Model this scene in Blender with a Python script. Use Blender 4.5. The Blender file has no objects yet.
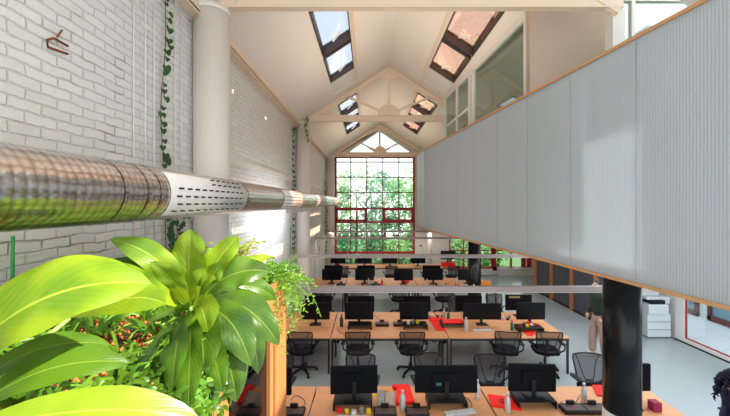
import bpy, math, random
from mathutils import Vector as V, Matrix as M, Euler
random.seed(7)
PI = math.pi
scene = bpy.context.scene
col = scene.collection
H = 3.48                 # eye height
F = 330.0                # focal length in pixels of a 730 wide frame

# ------------------------------------------------------------------ camera
cd = bpy.data.cameras.new('camera')
cam = bpy.data.objects.new('camera', cd); col.objects.link(cam)
cam.location = (0, 0, H); cam.rotation_euler = (PI / 2, 0, 0)
cd.sensor_width = 36; cd.lens = 36 * F / 730
cd.shift_x = -3 / 730; cd.shift_y = -5 / 730
cd.clip_start = 0.05; cd.clip_end = 300
scene.camera = cam
# ------------------------------------------------------------------ light and exposure
scene.view_settings.view_transform = 'Standard'
scene.view_settings.look = 'None'
scene.view_settings.gamma = 1.0
scene.view_settings.use_curve_mapping = False
scene.view_settings.exposure = 0.02
w = bpy.data.worlds.new('sky'); scene.world = w; w.use_nodes = True
nt = w.node_tree; nt.nodes.clear()
out = nt.nodes.new('ShaderNodeOutputWorld'); bg = nt.nodes.new('ShaderNodeBackground')
tc = nt.nodes.new('ShaderNodeTexCoord'); sp = nt.nodes.new('ShaderNodeSeparateXYZ')
rp = nt.nodes.new('ShaderNodeValToRGB')
rp.color_ramp.elements[0].position = 0.0; rp.color_ramp.elements[0].color = (0.93, 0.95, 0.95, 1)
rp.color_ramp.elements[1].position = 0.9; rp.color_ramp.elements[1].color = (0.55, 0.76, 1.0, 1)
nt.links.new(tc.outputs['Generated'], sp.inputs[0]); nt.links.new(sp.outputs['Z'], rp.inputs[0])
nt.links.new(rp.outputs[0], bg.inputs[0]); nt.links.new(bg.outputs[0], out.inputs[0])
bg.inputs[1].default_value = 2.2
sd = bpy.data.lights.new('sun', 'SUN'); sd.energy = 13; sd.angle = math.radians(1.0); sd.color = (1, 0.93, 0.82)
sun = bpy.data.objects.new('sun', sd); col.objects.link(sun); sun.location = (20, 0, 20)
sun.rotation_euler = V((-1, 0.0, -1.04)).to_track_quat('-Z', 'Y').to_euler()

def area(name, loc, sx, sy, power, color, direction=(0, 0, -1)):
    ld = bpy.data.lights.new(name, 'AREA'); ld.shape = 'RECTANGLE'; ld.size = sx; ld.size_y = sy
    ld.energy = power; ld.color = color
    o = bpy.data.objects.new(name, ld); col.objects.link(o); o.location = loc
    o.rotation_euler = V(direction).to_track_quat('-Z', 'Y').to_euler()
    return o
# added fill under the gallery, the stronger standing in for daylight from the door
area('under_gallery_fill', (5.0, 8.0, 2.7), 3.0, 3.0, 60, (0.80, 0.90, 1.0))
area('under_gallery_fill', (5.4, 5.0, 2.7), 3.0, 3.0, 95, (0.74, 0.88, 1.0))
area('gallery_room_fill', (4.0, 6.5, H + 1.9), 1.2, 4.0, 45, (0.9, 0.96, 1.0))  # added fill inside the gallery, brightens the translucent parapet from behind
area('gallery_room_fill', (4.0, 1.5, H + 1.9), 1.2, 3.0, 8, (0.9, 0.96, 1.0))  # second added fill, for the near end of the gallery
# warm upward fill added to brighten the ceiling, without fittings
area('roof_fill', (0.5, 5.6, 5.2), 2.4, 3.0, 26, (1.0, 0.84, 0.66), (0, 0, 1))
area('roof_fill', (0.5, 12.0, 5.2), 2.4, 3.5, 28, (1.0, 0.85, 0.68), (0, 0, 1))
# unseen warm fill added over the planter to light the leaves
area('planter_fill', (-0.35, 1.1, 4.7), 0.5, 0.5, 7, (1.0, 0.86, 0.52), (-0.35, 0.15, -1))

# ------------------------------------------------------------------ materials
MATS = {}
def mat(name, color, rough=0.6, metal=0.0, vary=0.06, scale=6.0, bump=0.0, spec=0.5, trans=0.0):
    if name in MATS: return MATS[name]
    m = bpy.data.materials.new(name); m.use_nodes = True; MATS[name] = m
    n = m.node_tree; b = n.nodes['Principled BSDF']
    b.inputs['Roughness'].default_value = rough; b.inputs['Metallic'].default_value = metal
    b.inputs['Specular IOR Level'].default_value = spec
    t = n.nodes.new('ShaderNodeTexCoord'); ns = n.nodes.new('ShaderNodeTexNoise')
    ns.inputs['Scale'].default_value = scale; ns.inputs['Detail'].default_value = 3
    n.links.new(t.outputs['Object'], ns.inputs['Vector'])
    mx = n.nodes.new('ShaderNodeMix'); mx.data_type = 'RGBA'
    c = color
    mx.inputs[6].default_value = (c[0] * (1 - vary), c[1] * (1 - vary), c[2] * (1 - vary), 1)
    mx.inputs[7].default_value = (min(1, c[0] * (1 + vary)), min(1, c[1] * (1 + vary)), min(1, c[2] * (1 + vary)), 1)
    n.links.new(ns.outputs[0], mx.inputs[0]); n.links.new(mx.outputs[2], b.inputs['Base Color'])
    if bump:
        bp = n.nodes.new('ShaderNodeBump'); bp.inputs['Strength'].default_value = bump; bp.inputs['Distance'].default_value = 0.01
        n.links.new(ns.outputs[0], bp.inputs['Height']); n.links.new(bp.outputs[0], b.inputs['Normal'])
    return m
def glass(name, tint=(1, 1, 1), refl=0.12, rough=0.0):
    m = bpy.data.materials.new(name); m.use_nodes = True; n = m.node_tree; n.nodes.clear()
    o = n.nodes.new('ShaderNodeOutputMaterial'); t = n.nodes.new('ShaderNodeBsdfTransparent'); g = n.nodes.new('ShaderNodeBsdfGlossy')
    t.inputs[0].default_value = (*tint, 1); g.inputs['Roughness'].default_value = rough
    ly = n.nodes.new('ShaderNodeLayerWeight'); ly.inputs[0].default_value = 0.25
    mr = n.nodes.new('ShaderNodeMath'); mr.operation = 'MULTIPLY_ADD'; mr.inputs[1].default_value = 0.6; mr.inputs[2].default_value = refl * 0.3
    n.links.new(ly.outputs['Fresnel'], mr.inputs[0])
    x = n.nodes.new('ShaderNodeMixShader'); n.links.new(mr.outputs[0], x.inputs[0])
    n.links.new(t.outputs[0], x.inputs[1]); n.links.new(g.outputs[0], x.inputs[2]); n.links.new(x.outputs[0], o.inputs[0])
    MATS[name] = m; return m
def mesh_fabric(name, color, clear=0.45):
    m = bpy.data.materials.new(name); m.use_nodes = True; n = m.node_tree; n.nodes.clear()
    o = n.nodes.new('ShaderNodeOutputMaterial'); t = n.nodes.new('ShaderNodeBsdfTransparent'); d = n.nodes.new('ShaderNodeBsdfDiffuse')
    d.inputs[0].default_value = (*color, 1); x = n.nodes.new('ShaderNodeMixShader')
    tc_ = n.nodes.new('ShaderNodeTexCoord'); wv = n.nodes.new('ShaderNodeTexWave'); wv.inputs['Scale'].default_value = 60
    n.links.new(tc_.outputs['Object'], wv.inputs['Vector'])
    mr = n.nodes.new('ShaderNodeMapRange'); mr.inputs[3].default_value = clear - 0.1; mr.inputs[4].default_value = clear + 0.1
    n.links.new(wv.outputs[1], mr.inputs[0]); n.links.new(mr.outputs[0], x.inputs[0])
    n.links.new(d.outputs[0], x.inputs[1]); n.links.new(t.outputs[0], x.inputs[2]); n.links.new(x.outputs[0], o.inputs[0])
    MATS[name] = m; return m
def leaf_mat(name, c1, c2, vein, gloss=0.35, tr=0.35, veins=True):
    m = bpy.data.materials.new(name); m.use_nodes = True; n = m.node_tree; n.nodes.clear(); L = n.links.new
    o = n.nodes.new('ShaderNodeOutputMaterial')
    b = n.nodes.new('ShaderNodeBsdfPrincipled'); b.inputs['Roughness'].default_value = gloss
    tl = n.nodes.new('ShaderNodeBsdfTranslucent'); x = n.nodes.new('ShaderNodeMixShader'); x.inputs[0].default_value = tr
    t = n.nodes.new('ShaderNodeTexCoord'); ns = n.nodes.new('ShaderNodeTexNoise'); ns.inputs['Scale'].default_value = 7
    L(t.outputs['Object'], ns.inputs['Vector'])
    mx = n.nodes.new('ShaderNodeMix'); mx.data_type = 'RGBA'; mx.inputs[6].default_value = (*c1, 1); mx.inputs[7].default_value = (*c2, 1)
    st = n.nodes.new('ShaderNodeMapRange'); st.inputs[1].default_value = 0.35; st.inputs[2].default_value = 0.65
    L(ns.outputs[0], st.inputs[0]); L(st.outputs[0], mx.inputs[0]); colr = mx.outputs[2]
    if veins:
        s = n.nodes.new('ShaderNodeSeparateXYZ'); L(t.outputs['UV'], s.inputs[0])
        a = n.nodes.new('ShaderNodeMath'); a.operation = 'SUBTRACT'; a.inputs[1].default_value = 0.5; L(s.outputs[0], a.inputs[0])
        ab = n.nodes.new('ShaderNodeMath'); ab.operation = 'ABSOLUTE'; L(a.outputs[0], ab.inputs[0])
        k = n.nodes.new('ShaderNodeMath'); k.operation = 'MULTIPLY_ADD'; k.inputs[1].default_value = -0.7; L(ab.outputs[0], k.inputs[0]); L(s.outputs[1], k.inputs[2])
        f = n.nodes.new('ShaderNodeMath'); f.operation = 'MULTIPLY'; f.inputs[1].default_value = 75; L(k.outputs[0], f.inputs[0])
        sn = n.nodes.new('ShaderNodeMath'); sn.operation = 'SINE'; L(f.outputs[0], sn.inputs[0])
        lt = n.nodes.new('ShaderNodeMath'); lt.operation = 'LESS_THAN'; lt.inputs[1].default_value = 0.02; L(ab.outputs[0], lt.inputs[0])
        mv = n.nodes.new('ShaderNodeMath'); mv.operation = 'MULTIPLY_ADD'; mv.inputs[1].default_value = 0.03; mv.inputs[2].default_value = 0.03; L(sn.outputs[0], mv.inputs[0])
        mm = n.nodes.new('ShaderNodeMath'); mm.operation = 'MAXIMUM'
        l2 = n.nodes.new('ShaderNodeMath'); l2.operation = 'MULTIPLY'; l2.inputs[1].default_value = 0.75; L(lt.outputs[0], l2.inputs[0])
        L(mv.outputs[0], mm.inputs[0]); L(l2.outputs[0], mm.inputs[1])
        m2 = n.nodes.new('ShaderNodeMix'); m2.data_type = 'RGBA'; m2.inputs[7].default_value = (*vein, 1)
        L(mm.outputs[0], m2.inputs[0]); L(colr, m2.inputs[6]); colr = m2.outputs[2]
        bp = n.nodes.new('ShaderNodeBump'); bp.inputs['Strength'].default_value = 0.07; bp.inputs['Distance'].default_value = 0.002
        L(sn.outputs[0], bp.inputs['Height']); L(bp.outputs[0], b.inputs['Normal'])
    L(colr, b.inputs['Base Color']); L(colr, tl.inputs[0])
    L(b.outputs[0], x.inputs[1]); L(tl.outputs[0], x.inputs[2]); L(x.outputs[0], o.inputs[0])
    MATS[name] = m; return m

def brick_mat():
    m = bpy.data.materials.new('painted_brick'); m.use_nodes = True; n = m.node_tree; b = n.nodes['Principled BSDF']; L = n.links.new
    b.inputs['Roughness'].default_value = 0.75
    t = n.nodes.new('ShaderNodeTexCoord'); s = n.nodes.new('ShaderNodeSeparateXYZ'); c = n.nodes.new('ShaderNodeCombineXYZ')
    L(t.outputs['Object'], s.inputs[0]); L(s.outputs[1], c.inputs[0]); L(s.outputs[2], c.inputs[1])
    nz = n.nodes.new('ShaderNodeTexNoise'); nz.inputs['Scale'].default_value = 7; nz.inputs['Detail'].default_value = 4; L(t.outputs['Object'], nz.inputs['Vector'])
    vm = n.nodes.new('ShaderNodeVectorMath'); vm.operation = 'SCALE'; vm.inputs['Scale'].default_value = 0.04; L(nz.outputs['Color'], vm.inputs[0])
    va = n.nodes.new('ShaderNodeVectorMath'); va.operation = 'ADD'; L(c.outputs[0], va.inputs[0]); L(vm.outputs[0], va.inputs[1])
    br = n.nodes.new('ShaderNodeTexBrick'); L(va.outputs[0], br.inputs['Vector'])
    br.inputs['Scale'].default_value = 1.0; br.inputs['Brick Width'].default_value = 0.19; br.inputs['Row Height'].default_value = 0.067
    br.inputs['Mortar Size'].default_value = 0.008; br.inputs['Mortar Smooth'].default_value = 0.6
    br.inputs['Color1'].default_value = (0.84, 0.83, 0.80, 1); br.inputs['Color2'].default_value = (0.76, 0.76, 0.74, 1); br.inputs['Mortar'].default_value = (0.66, 0.65, 0.63, 1)
    n2 = n.nodes.new('ShaderNodeTexNoise'); n2.inputs['Scale'].default_value = 3.0; n2.inputs['Detail'].default_value = 5; L(t.outputs['Object'], n2.inputs['Vector'])
    r2 = n.nodes.new('ShaderNodeMapRange'); r2.inputs[1].default_value = 0.56; r2.inputs[2].default_value = 0.74; L(n2.outputs[0], r2.inputs[0])
    mu = n.nodes.new('ShaderNodeMath'); mu.operation = 'MULTIPLY'; L(r2.outputs[0], mu.inputs[0]); L(br.outputs['Fac'], mu.inputs[1])
    mx = n.nodes.new('ShaderNodeMix'); mx.data_type = 'RGBA'; mx.inputs[7].default_value = (0.20, 0.12, 0.08, 1)
    L(mu.outputs[0], mx.inputs[0]); L(br.outputs['Color'], mx.inputs[6]); L(mx.outputs[2], b.inputs['Base Color'])
    iv = n.nodes.new('ShaderNodeMath'); iv.operation = 'MULTIPLY_ADD'; iv.inputs[1].default_value = -1.0
    n3 = n.nodes.new('ShaderNodeTexNoise'); n3.inputs['Scale'].default_value = 22; n3.inputs['Detail'].default_value = 5; L(t.outputs['Object'], n3.inputs['Vector'])
    L(br.outputs['Fac'], iv.inputs[0]); L(n3.outputs[0], iv.inputs[2])
    bp = n.nodes.new('ShaderNodeBump'); bp.inputs['Strength'].default_value = 0.6; bp.inputs['Distance'].default_value = 0.012
    L(iv.outputs[0], bp.inputs['Height']); L(bp.outputs[0], b.inputs['Normal'])
    MATS['brick'] = m; return m

def poly_mat():          # ribbed translucent polycarbonate
    m = bpy.data.materials.new('ribbed_polycarbonate'); m.use_nodes = True; n = m.node_tree; n.nodes.clear(); L = n.links.new
    o = n.nodes.new('ShaderNodeOutputMaterial'); b = n.nodes.new('ShaderNodeBsdfPrincipled'); tl = n.nodes.new('ShaderNodeBsdfTranslucent'); x = n.nodes.new('ShaderNodeMixShader')
    b.inputs['Roughness'].default_value = 0.38; x.inputs[0].default_value = 0.28
    t = n.nodes.new('ShaderNodeTexCoord'); s = n.nodes.new('ShaderNodeSeparateXYZ'); L(t.outputs['Object'], s.inputs[0])
    f = n.nodes.new('ShaderNodeMath'); f.operation = 'MULTIPLY'; f.inputs[1].default_value = 2 * PI / 0.022; L(s.outputs[0], f.inputs[0])
    sn = n.nodes.new('ShaderNodeMath'); sn.operation = 'SINE'; L(f.outputs[0], sn.inputs[0])
    mr = n.nodes.new('ShaderNodeMapRange'); mr.inputs[1].default_value = -1; L(sn.outputs[0], mr.inputs[0])
    mx = n.nodes.new('ShaderNodeMix'); mx.data_type = 'RGBA'; mx.inputs[6].default_value = (0.58, 0.66, 0.71, 1); mx.inputs[7].default_value = (0.70, 0.77, 0.81, 1)
    L(mr.outputs[0], mx.inputs[0]); L(mx.outputs[2], b.inputs['Base Color']); L(mx.outputs[2], tl.inputs[0])
    bp = n.nodes.new('ShaderNodeBump'); bp.inputs['Strength'].default_value = 0.15; bp.inputs['Distance'].default_value = 0.003
    L(sn.outputs[0], bp.inputs['Height']); L(bp.outputs[0], b.inputs['Normal'])
    L(b.outputs[0], x.inputs[1]); L(tl.outputs[0], x.inputs[2]); L(x.outputs[0], o.inputs[0])
    MATS['poly'] = m; return m
def duct_mat():          # engine-turned reflective duct skin
    m = bpy.data.materials.new('quilted_duct_metal'); m.use_nodes = True; n = m.node_tree; b = n.nodes['Principled BSDF']; L = n.links.new
    b.inputs['Metallic'].default_value = 1; b.inputs['Roughness'].default_value = 0.24
    t = n.nodes.new('ShaderNodeTexCoord'); mp = n.nodes.new('ShaderNodeMapping'); mp.inputs['Scale'].default_value = (27, 27, 1)
    L(t.outputs['UV'], mp.inputs['Vector'])
    vo = n.nodes.new('ShaderNodeTexVoronoi'); vo.inputs['Scale'].default_value = 1.0; vo.inputs['Randomness'].default_value = 0.25; L(mp.outputs[0], vo.inputs['Vector'])
    bp = n.nodes.new('ShaderNodeBump'); bp.inputs['Strength'].default_value = 0.42; bp.inputs['Distance'].default_value = 0.008
    L(vo.outputs['Distance'], bp.inputs['Height']); L(bp.outputs[0], b.inputs['Normal'])
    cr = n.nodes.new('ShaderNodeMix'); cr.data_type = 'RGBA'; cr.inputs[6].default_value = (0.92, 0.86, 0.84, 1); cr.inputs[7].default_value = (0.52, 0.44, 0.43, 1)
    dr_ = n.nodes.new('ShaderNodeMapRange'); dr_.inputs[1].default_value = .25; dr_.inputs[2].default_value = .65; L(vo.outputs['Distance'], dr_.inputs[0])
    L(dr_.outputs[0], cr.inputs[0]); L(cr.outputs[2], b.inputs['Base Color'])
    MATS['duct'] = m; return m

brick_mat(); poly_mat(); duct_mat()
WHITE = mat('white_paint', (0.80, 0.77, 0.72), 0.5, vary=0.03)
CREAM = mat('cream_ceiling_board', (0.83, 0.77, 0.70), 0.7, vary=0.03, scale=2)
STEEL = mat('cream_painted_steel', (0.82, 0.65, 0.49), 0.45, vary=0.03)
COLW = mat('white_painted_column', (0.82, 0.76, 0.70), 0.4, vary=0.04, scale=1.5)
FLOOR = mat('polished_screed', (0.42, 0.46, 0.47), 0.22, vary=0.10, scale=1.2)
RED = mat('red_window_frame', (0.50, 0.008, 0.03), 0.4)
REDCL = mat('red_fabric', (0.95, 0.012, 0.006), 0.75, vary=0.04)
WOOD = mat('desk_wood', (0.74, 0.34, 0.15), 0.45, vary=0.08, scale=4)
OWOOD = mat('orange_pine', (0.50, 0.18, 0.055), 0.5, vary=0.12, scale=9)
BLACK = mat('black_plastic', (0.008, 0.008, 0.009), 0.45, spec=.35)
BSTEEL = mat('black_steel', (0.014, 0.014, 0.016), 0.35)
SCREEN = mat('dark_screen', (0.005, 0.005, 0.007), 0.3, spec=.25)
BACKM = mat('charcoal_monitor_back', (0.004, 0.004, 0.006), 0.65, spec=.15)
CFAB = mat('black_seat_fabric', (0.010, 0.009, 0.012), 0.9, spec=.1, bump=0.3, scale=60)
DARKF = mat('dark_window_frame', (0.055, 0.032, 0.028), 0.5)
RAIL = mat('grey_lamp_housing', (0.40, 0.34, 0.33), 0.4, vary=0.02)
COLB = mat('gloss_black_column', (0.008, 0.008, 0.010), 0.25, spec=.3)
GREYP = mat('slate_grey_panel', (0.085, 0.085, 0.10), 0.8, bump=0.3, scale=30)
PRINTW = mat('white_printer_plastic', (0.80, 0.84, 0.86), 0.4, vary=0.02)
BOTW = mat('pale_bottle_metal', (0.62, 0.63, 0.62), 0.35, metal=0.3, vary=0.02)
BOTG = mat('green_bottle', (0.02, 0.05, 0.03), 0.35)
BOTT = mat('teal_bottle', (0.02, 0.13, 0.13), 0.35)
PAPER = mat('paper', (0.75, 0.74, 0.70), 0.8, vary=0.02)
YEL = mat('yellow_card', (0.85, 0.62, 0.03), 0.7)
ORG = mat('orange_card', (0.95, 0.30, 0.02), 0.7)
GREYB = mat('grey_plastic', (0.25, 0.25, 0.25), 0.5)
SILV = mat('silver_keyboard', (0.50, 0.50, 0.52), 0.4, metal=0.3)
MAG = mat('magenta_box', (0.30, 0.01, 0.07), 0.6)
BLUE = mat('blue_plastic', (0.05, 0.25, 0.5), 0.5)
ROCK = mat('orange_clay', (0.62, 0.16, 0.03), 0.8, vary=0.3, scale=40)
SOIL = mat('planter_soil', (0.05, 0.022, 0.012), 0.95, vary=0.3, scale=30, bump=0.6)
STEM = mat('green_stem', (0.20, 0.32, 0.05), 0.5)
BROWN = mat('vine_stem', (0.16, 0.10, 0.04), 0.8)
RUST = mat('rusty_iron', (0.22, 0.05, 0.025), 0.8, vary=0.3, scale=30)
PAVE = mat('pale_paving', (0.85, 0.85, 0.83), 0.8, scale=3)
GRASS = mat('garden_grass', (0.05, 0.12, 0.03), 0.9, vary=0.3, scale=5)
WIRE = mat('white_wire', (0.8, 0.78, 0.75), 0.5)
TANW = mat('tan_wood_trim', (0.66, 0.36, 0.17), 0.5)
DRED = mat('deep_red_bars', (0.17, 0.004, 0.025), 0.4)
GREENP = mat('green_cane', (0.02, 0.35, 0.06), 0.4)
FOAM = mat('black_acoustic_foam', (0.012, 0.012, 0.014), 0.9)
GL = glass('clear_window_glass', (0.97, 0.99, 0.98), 0.06)
GLU = glass('greenish_partition_glass', (0.80, 0.90, 0.84), 0.35)
GLS = glass('skylight_glass', (0.96, 0.97, 1.0), 0.1)
GLP = glass('pink_tinted_skylight_glass', (1.0, 0.74, 0.60), 0.1)
GLB = glass('booth_glass', (0.70, 0.68, 0.66), 0.08)
MESHB = mesh_fabric('chair_mesh', (0.05, 0.045, 0.05), 0.30)
LF1 = leaf_mat('bright_leaf', (0.25, 0.36, 0.010), (0.11, 0.23, 0.010), (0.42, 0.52, 0.06), 0.32, 0.35)
LF2 = leaf_mat('deep_green_leaf', (0.09, 0.19, 0.010), (0.035, 0.10, 0.010), (0.22, 0.32, 0.04), 0.32, 0.35)
LF3 = leaf_mat('fern_leaf', (0.12, 0.32, 0.03), (0.22, 0.42, 0.03), (0, 0, 0), 0.5, 0.4, False)
LF4 = leaf_mat('ivy_leaf', (0.02, 0.07, 0.02), (0.035, 0.12, 0.03), (0, 0, 0), 0.4, 0.2, False)
LF5 = leaf_mat('yellow_vine_leaf', (0.50, 0.42, 0.03), (0.20, 0.34, 0.03), (0, 0, 0), 0.5, 0.4, False)
TR1 = leaf_mat('tree_leaf_fresh', (0.20, 0.42, 0.14), (0.40, 0.60, 0.28), (0, 0, 0), 0.5, 0.45, False)
TR2 = leaf_mat('tree_leaf_deep', (0.08, 0.27, 0.12), (0.22, 0.45, 0.22), (0, 0, 0), 0.5, 0.4, False)
TR3 = leaf_mat('tree_leaf_pale', (0.60, 0.66, 0.50), (0.32, 0.50, 0.26), (0, 0, 0), 0.5, 0.45, False)
SKIN = mat('skin', (0.55, 0.30, 0.20), 0.55)
HAIR = mat('dark_brown_hair', (0.025, 0.014, 0.010), 0.5)
JACK = mat('dark_green_jacket', (0.014, 0.030, 0.018), 0.9)
TROU = mat('beige_pink_trousers', (0.42, 0.27, 0.23), 0.9)
SHOE = mat('white_sneaker', (0.70, 0.62, 0.56), 0.6)
NAVY = mat('navy_jumper', (0.014, 0.016, 0.05), 0.9)
CURL = mat('curly_black_hair', (0.010, 0.008, 0.020), 0.6, spec=.15)

# ------------------------------------------------------------------ helpers
def P(px, py, d):        # a photograph point at depth d (metres in front of the eye)
    return V(((px - 368) * d / F, d, H + (203 - py) * d / F))
class MB:
    def __init__(s): s.v = []; s.f = []; s.uv = []; s.sm = []
    def add(s, vs, fs, smooth=False, uvs=None):
        o = len(s.v); s.v += [tuple(x) for x in vs]
        for i, f in enumerate(fs):
            s.f.append([k + o for k in f]); s.sm.append(smooth)
            s.uv.append([uvs[k] for k in f] if uvs else [(0, 0)] * len(f))
        return s
    def hexa(s, c8): return s.add(c8, [(0, 3, 2, 1), (4, 5, 6, 7), (0, 1, 5, 4), (1, 2, 6, 5), (2, 3, 7, 6), (3, 0, 4, 7)])
    def box(s, x0, x1, y0, y1, z0, z1):
        return s.hexa([(x0, y0, z0), (x1, y0, z0), (x1, y1, z0), (x0, y1, z0), (x0, y0, z1), (x1, y0, z1), (x1, y1, z1), (x0, y1, z1)])
    def bar(s, a, b, w, h, up=(0, 0, 1)):
        a = V(a); b = V(b); t = (b - a).normalized(); u = V(up)
        if abs(t.dot(u)) > 0.99: u = V((0, 1, 0))
        r = t.cross(u).normalized() * w / 2; q = r.cross(t).normalized() * h / 2
        return s.hexa([a - r - q, a + r - q, b + r - q, b - r - q, a - r + q, a + r + q, b + r + q, b - r + q])
    def tube(s, pts, r, n=8, smooth=True, caps=True):
        pts = [V(p) for p in pts]; R = r if isinstance(r, (list, tuple)) else [r] * len(pts)
        vs = []; fs = []; ref = None
        for i, p in enumerate(pts):
            t = (pts[min(i + 1, len(pts) - 1)] - pts[max(i - 1, 0)]).normalized()
            if ref is None:
                ref = V((0, 0, 1)) if abs(t.z) < 0.9 else V((1, 0, 0))
            a = (ref - t * ref.dot(t)).normalized(); ref = a; b = t.cross(a)
            for k in range(n):
                an = 2 * PI * k / n; vs.append(p + (a * math.cos(an) + b * math.sin(an)) * R[i])
        for i in range(len(pts) - 1):
            for k in range(n):
                fs.append((i * n + k, i * n + (k + 1) % n, (i + 1) * n + (k + 1) % n, (i + 1) * n + k))
        s.add(vs, fs, smooth)
        if caps:
            o = len(s.v) - len(vs)
            s.f.append([o + k for k in range(n)][::-1]); s.sm.append(False); s.uv.append([(0, 0)] * n)
            o2 = o + (len(pts) - 1) * n
            s.f.append([o2 + k for k in range(n)]); s.sm.append(False); s.uv.append([(0, 0)] * n)
        return s
    def lathe(s, prof, c=(0, 0, 0), n=20, smooth=True, axis='z'):
        vs = []; fs = []
        for r, z in prof:
            for k in range(n):
                an = 2 * PI * k / n; x, y = r * math.cos(an), r * math.sin(an)
                p = (x, y, z) if axis == 'z' else ((x, z, y) if axis == 'y' else (z, x, y))
                vs.append((c[0] + p[0], c[1] + p[1], c[2] + p[2]))
        for i in range(len(prof) - 1):
            for k in range(n): fs.append((i * n + k, i * n + (k + 1) % n, (i + 1) * n + (k + 1) % n, (i + 1) * n + k))
        s.add(vs, fs, smooth); o = len(s.v) - len(vs)
        s.f.append([o + k for k in range(n)][::-1]); s.sm.append(False); s.uv.append([(0, 0)] * n)
        o += (len(prof) - 1) * n; s.f.append([o + k for k in range(n)]); s.sm.append(False); s.uv.append([(0, 0)] * n)
        return s
    def prism(s, poly, a, b, plane='xz'):
        def m(p, h): return (p[0], h, p[1]) if plane == 'xz' else ((p[0], p[1], h) if plane == 'xy' else (h, p[0], p[1]))
        n = len(poly); vs = [m(p, a) for p in poly] + [m(p, b) for p in poly]
        fs = [list(range(n))[::-1], [n + k for k in range(n)]] + [(k, (k + 1) % n, n + (k + 1) % n, n + k) for k in range(n)]
        return s.add(vs, fs)
    def leaf(s, a, b, c, width, nrm, nt_=12, nu=3, fold=0.12, wave=0.0, peak=0.45):
        a, b, c, nrm = V(a), V(b), V(c), V(nrm); vs = []; uv = []; fs = []
        for i in range(nt_ + 1):
            t = i / nt_; p = a * (1 - t) ** 2 + b * 2 * t * (1 - t) + c * t * t
            tg = ((b - a) * (1 - t) + (c - b) * t).normalized(); sd_ = tg.cross(nrm).normalized(); up = sd_.cross(tg)
            q = t ** (0.9 * peak / (1 - peak) + 0.1) * (1 - t) ** 0.8 if 0 < t < 1 else 0
            pk = peak; qm = pk ** (0.9 * peak / (1 - peak) + 0.1) * (1 - pk) ** 0.8
            wd = width / 2 * min(1.0, q / qm) + 0.0015
            for j in range(-nu, nu + 1):
                u = j / nu
                h = abs(u) * fold * wd * 2 - (u * u) * fold * wd * 1.2 + wave * wd * math.sin(t * 17 + u * 2.5) * abs(u)
                vs.append(p + sd_ * wd * u + up * h); uv.append((0.5 + 0.5 * u, t))
        k = 2 * nu + 1
        for i in range(nt_):
            for j in range(k - 1): fs.append((i * k + j, i * k + j + 1, (i + 1) * k + j + 1, (i + 1) * k + j))
        return s.add(vs, fs, True, uv)
    def heart(s, p, r, nrm, down):      # small heart-shaped leaf
        p, nrm, down = V(p), V(nrm).normalized(), V(down); down = (down - nrm * down.dot(nrm)).normalized(); sx = nrm.cross(down)
        pts = [(0, 0), (0.42, -0.22), (0.62, 0.15), (0.42, 0.65), (0, 1.15), (-0.42, 0.65), (-0.62, 0.15), (-0.42, -0.22)]
        vs = [p + nrm * 0.12 * r * 0 + V((0, 0, 0))] + [p + sx * x * r + down * y * r + nrm * abs(x) * 0.25 * r for x, y in pts[1:]] + []
        return s.add(vs, [(0, 1, 2, 3), (0, 3, 4), (0, 4, 5), (0, 5, 6, 7)], True)
    def build(s, name, m, parent=None, bevel=0.0, world=False):
        me = bpy.data.meshes.new(name)
        off = V((0, 0, 0)); q_ = parent if world else None
        while q_ is not None: off = off + V(q_.location); q_ = q_.parent
        me.from_pydata([tuple(V(x) - off) for x in s.v], [], s.f); me.materials.append(m if not isinstance(m, str) else MATS[m])
        for p, sm in zip(me.polygons, s.sm): p.use_smooth = sm
        ul = me.uv_layers.new(name='UVMap'); k = 0
        flat = [c for f in s.uv for q in f for c in q]
        ul.data.foreach_set('uv', flat); me.update()
        o = bpy.data.objects.new(name, me); col.objects.link(o)
        if parent is not None: o.parent = parent
        if bevel:
            bv = o.modifiers.new('bevel', 'BEVEL'); bv.width = bevel; bv.segments = 2; bv.limit_method = 'ANGLE'
        return o
def tag(o, label=None, cat=None, group=None, kind=None):
    if label: o['label'] = label
    if cat: o['category'] = cat
    if group: o['group'] = group
    if kind: o['kind'] = kind
    return o
def empty(name, loc=(0, 0, 0), rz=0, label=None, cat=None, group=None, kind=None):
    o = bpy.data.objects.new(name, None); col.objects.link(o); o.location = loc; o.rotation_euler = (0, 0, rz); o.empty_display_size = 0.1
    return tag(o, label, cat, group, kind)
KIDS = {}
def copy_tree(o, parent=None):
    c = o.copy(); col.objects.link(c); c.parent = parent
    for ch in [k for k in bpy.data.objects if k.parent == o]: copy_tree(ch, c)
    return c
class Proto:
    def __init__(s, make): s.make = make; s.root = None; s.used = False
    def put(s, loc, rz, label, cat, group=None):
        if s.root is None: s.root = s.make(); o = s.root
        else: o = copy_tree(s.root)
        o.location = loc; o.rotation_euler = (0, 0, rz); o['label'] = label; o['category'] = cat
        if group: o['group'] = group
        elif 'group' in o: del o['group']
        return o
def struct(o): o['kind'] = 'structure'; return o

# ================================================================== SETTING
WX = -1.95
FY = 16.0
struct(MB().box(-2.2, 8.0, -1.5, 16.2, -0.15, 0).build('floor', FLOOR))
struct(MB().box(WX - 0.25, WX, -1.5, 16.2, 0, 5.62).build('wall_left', 'brick'))
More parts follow.
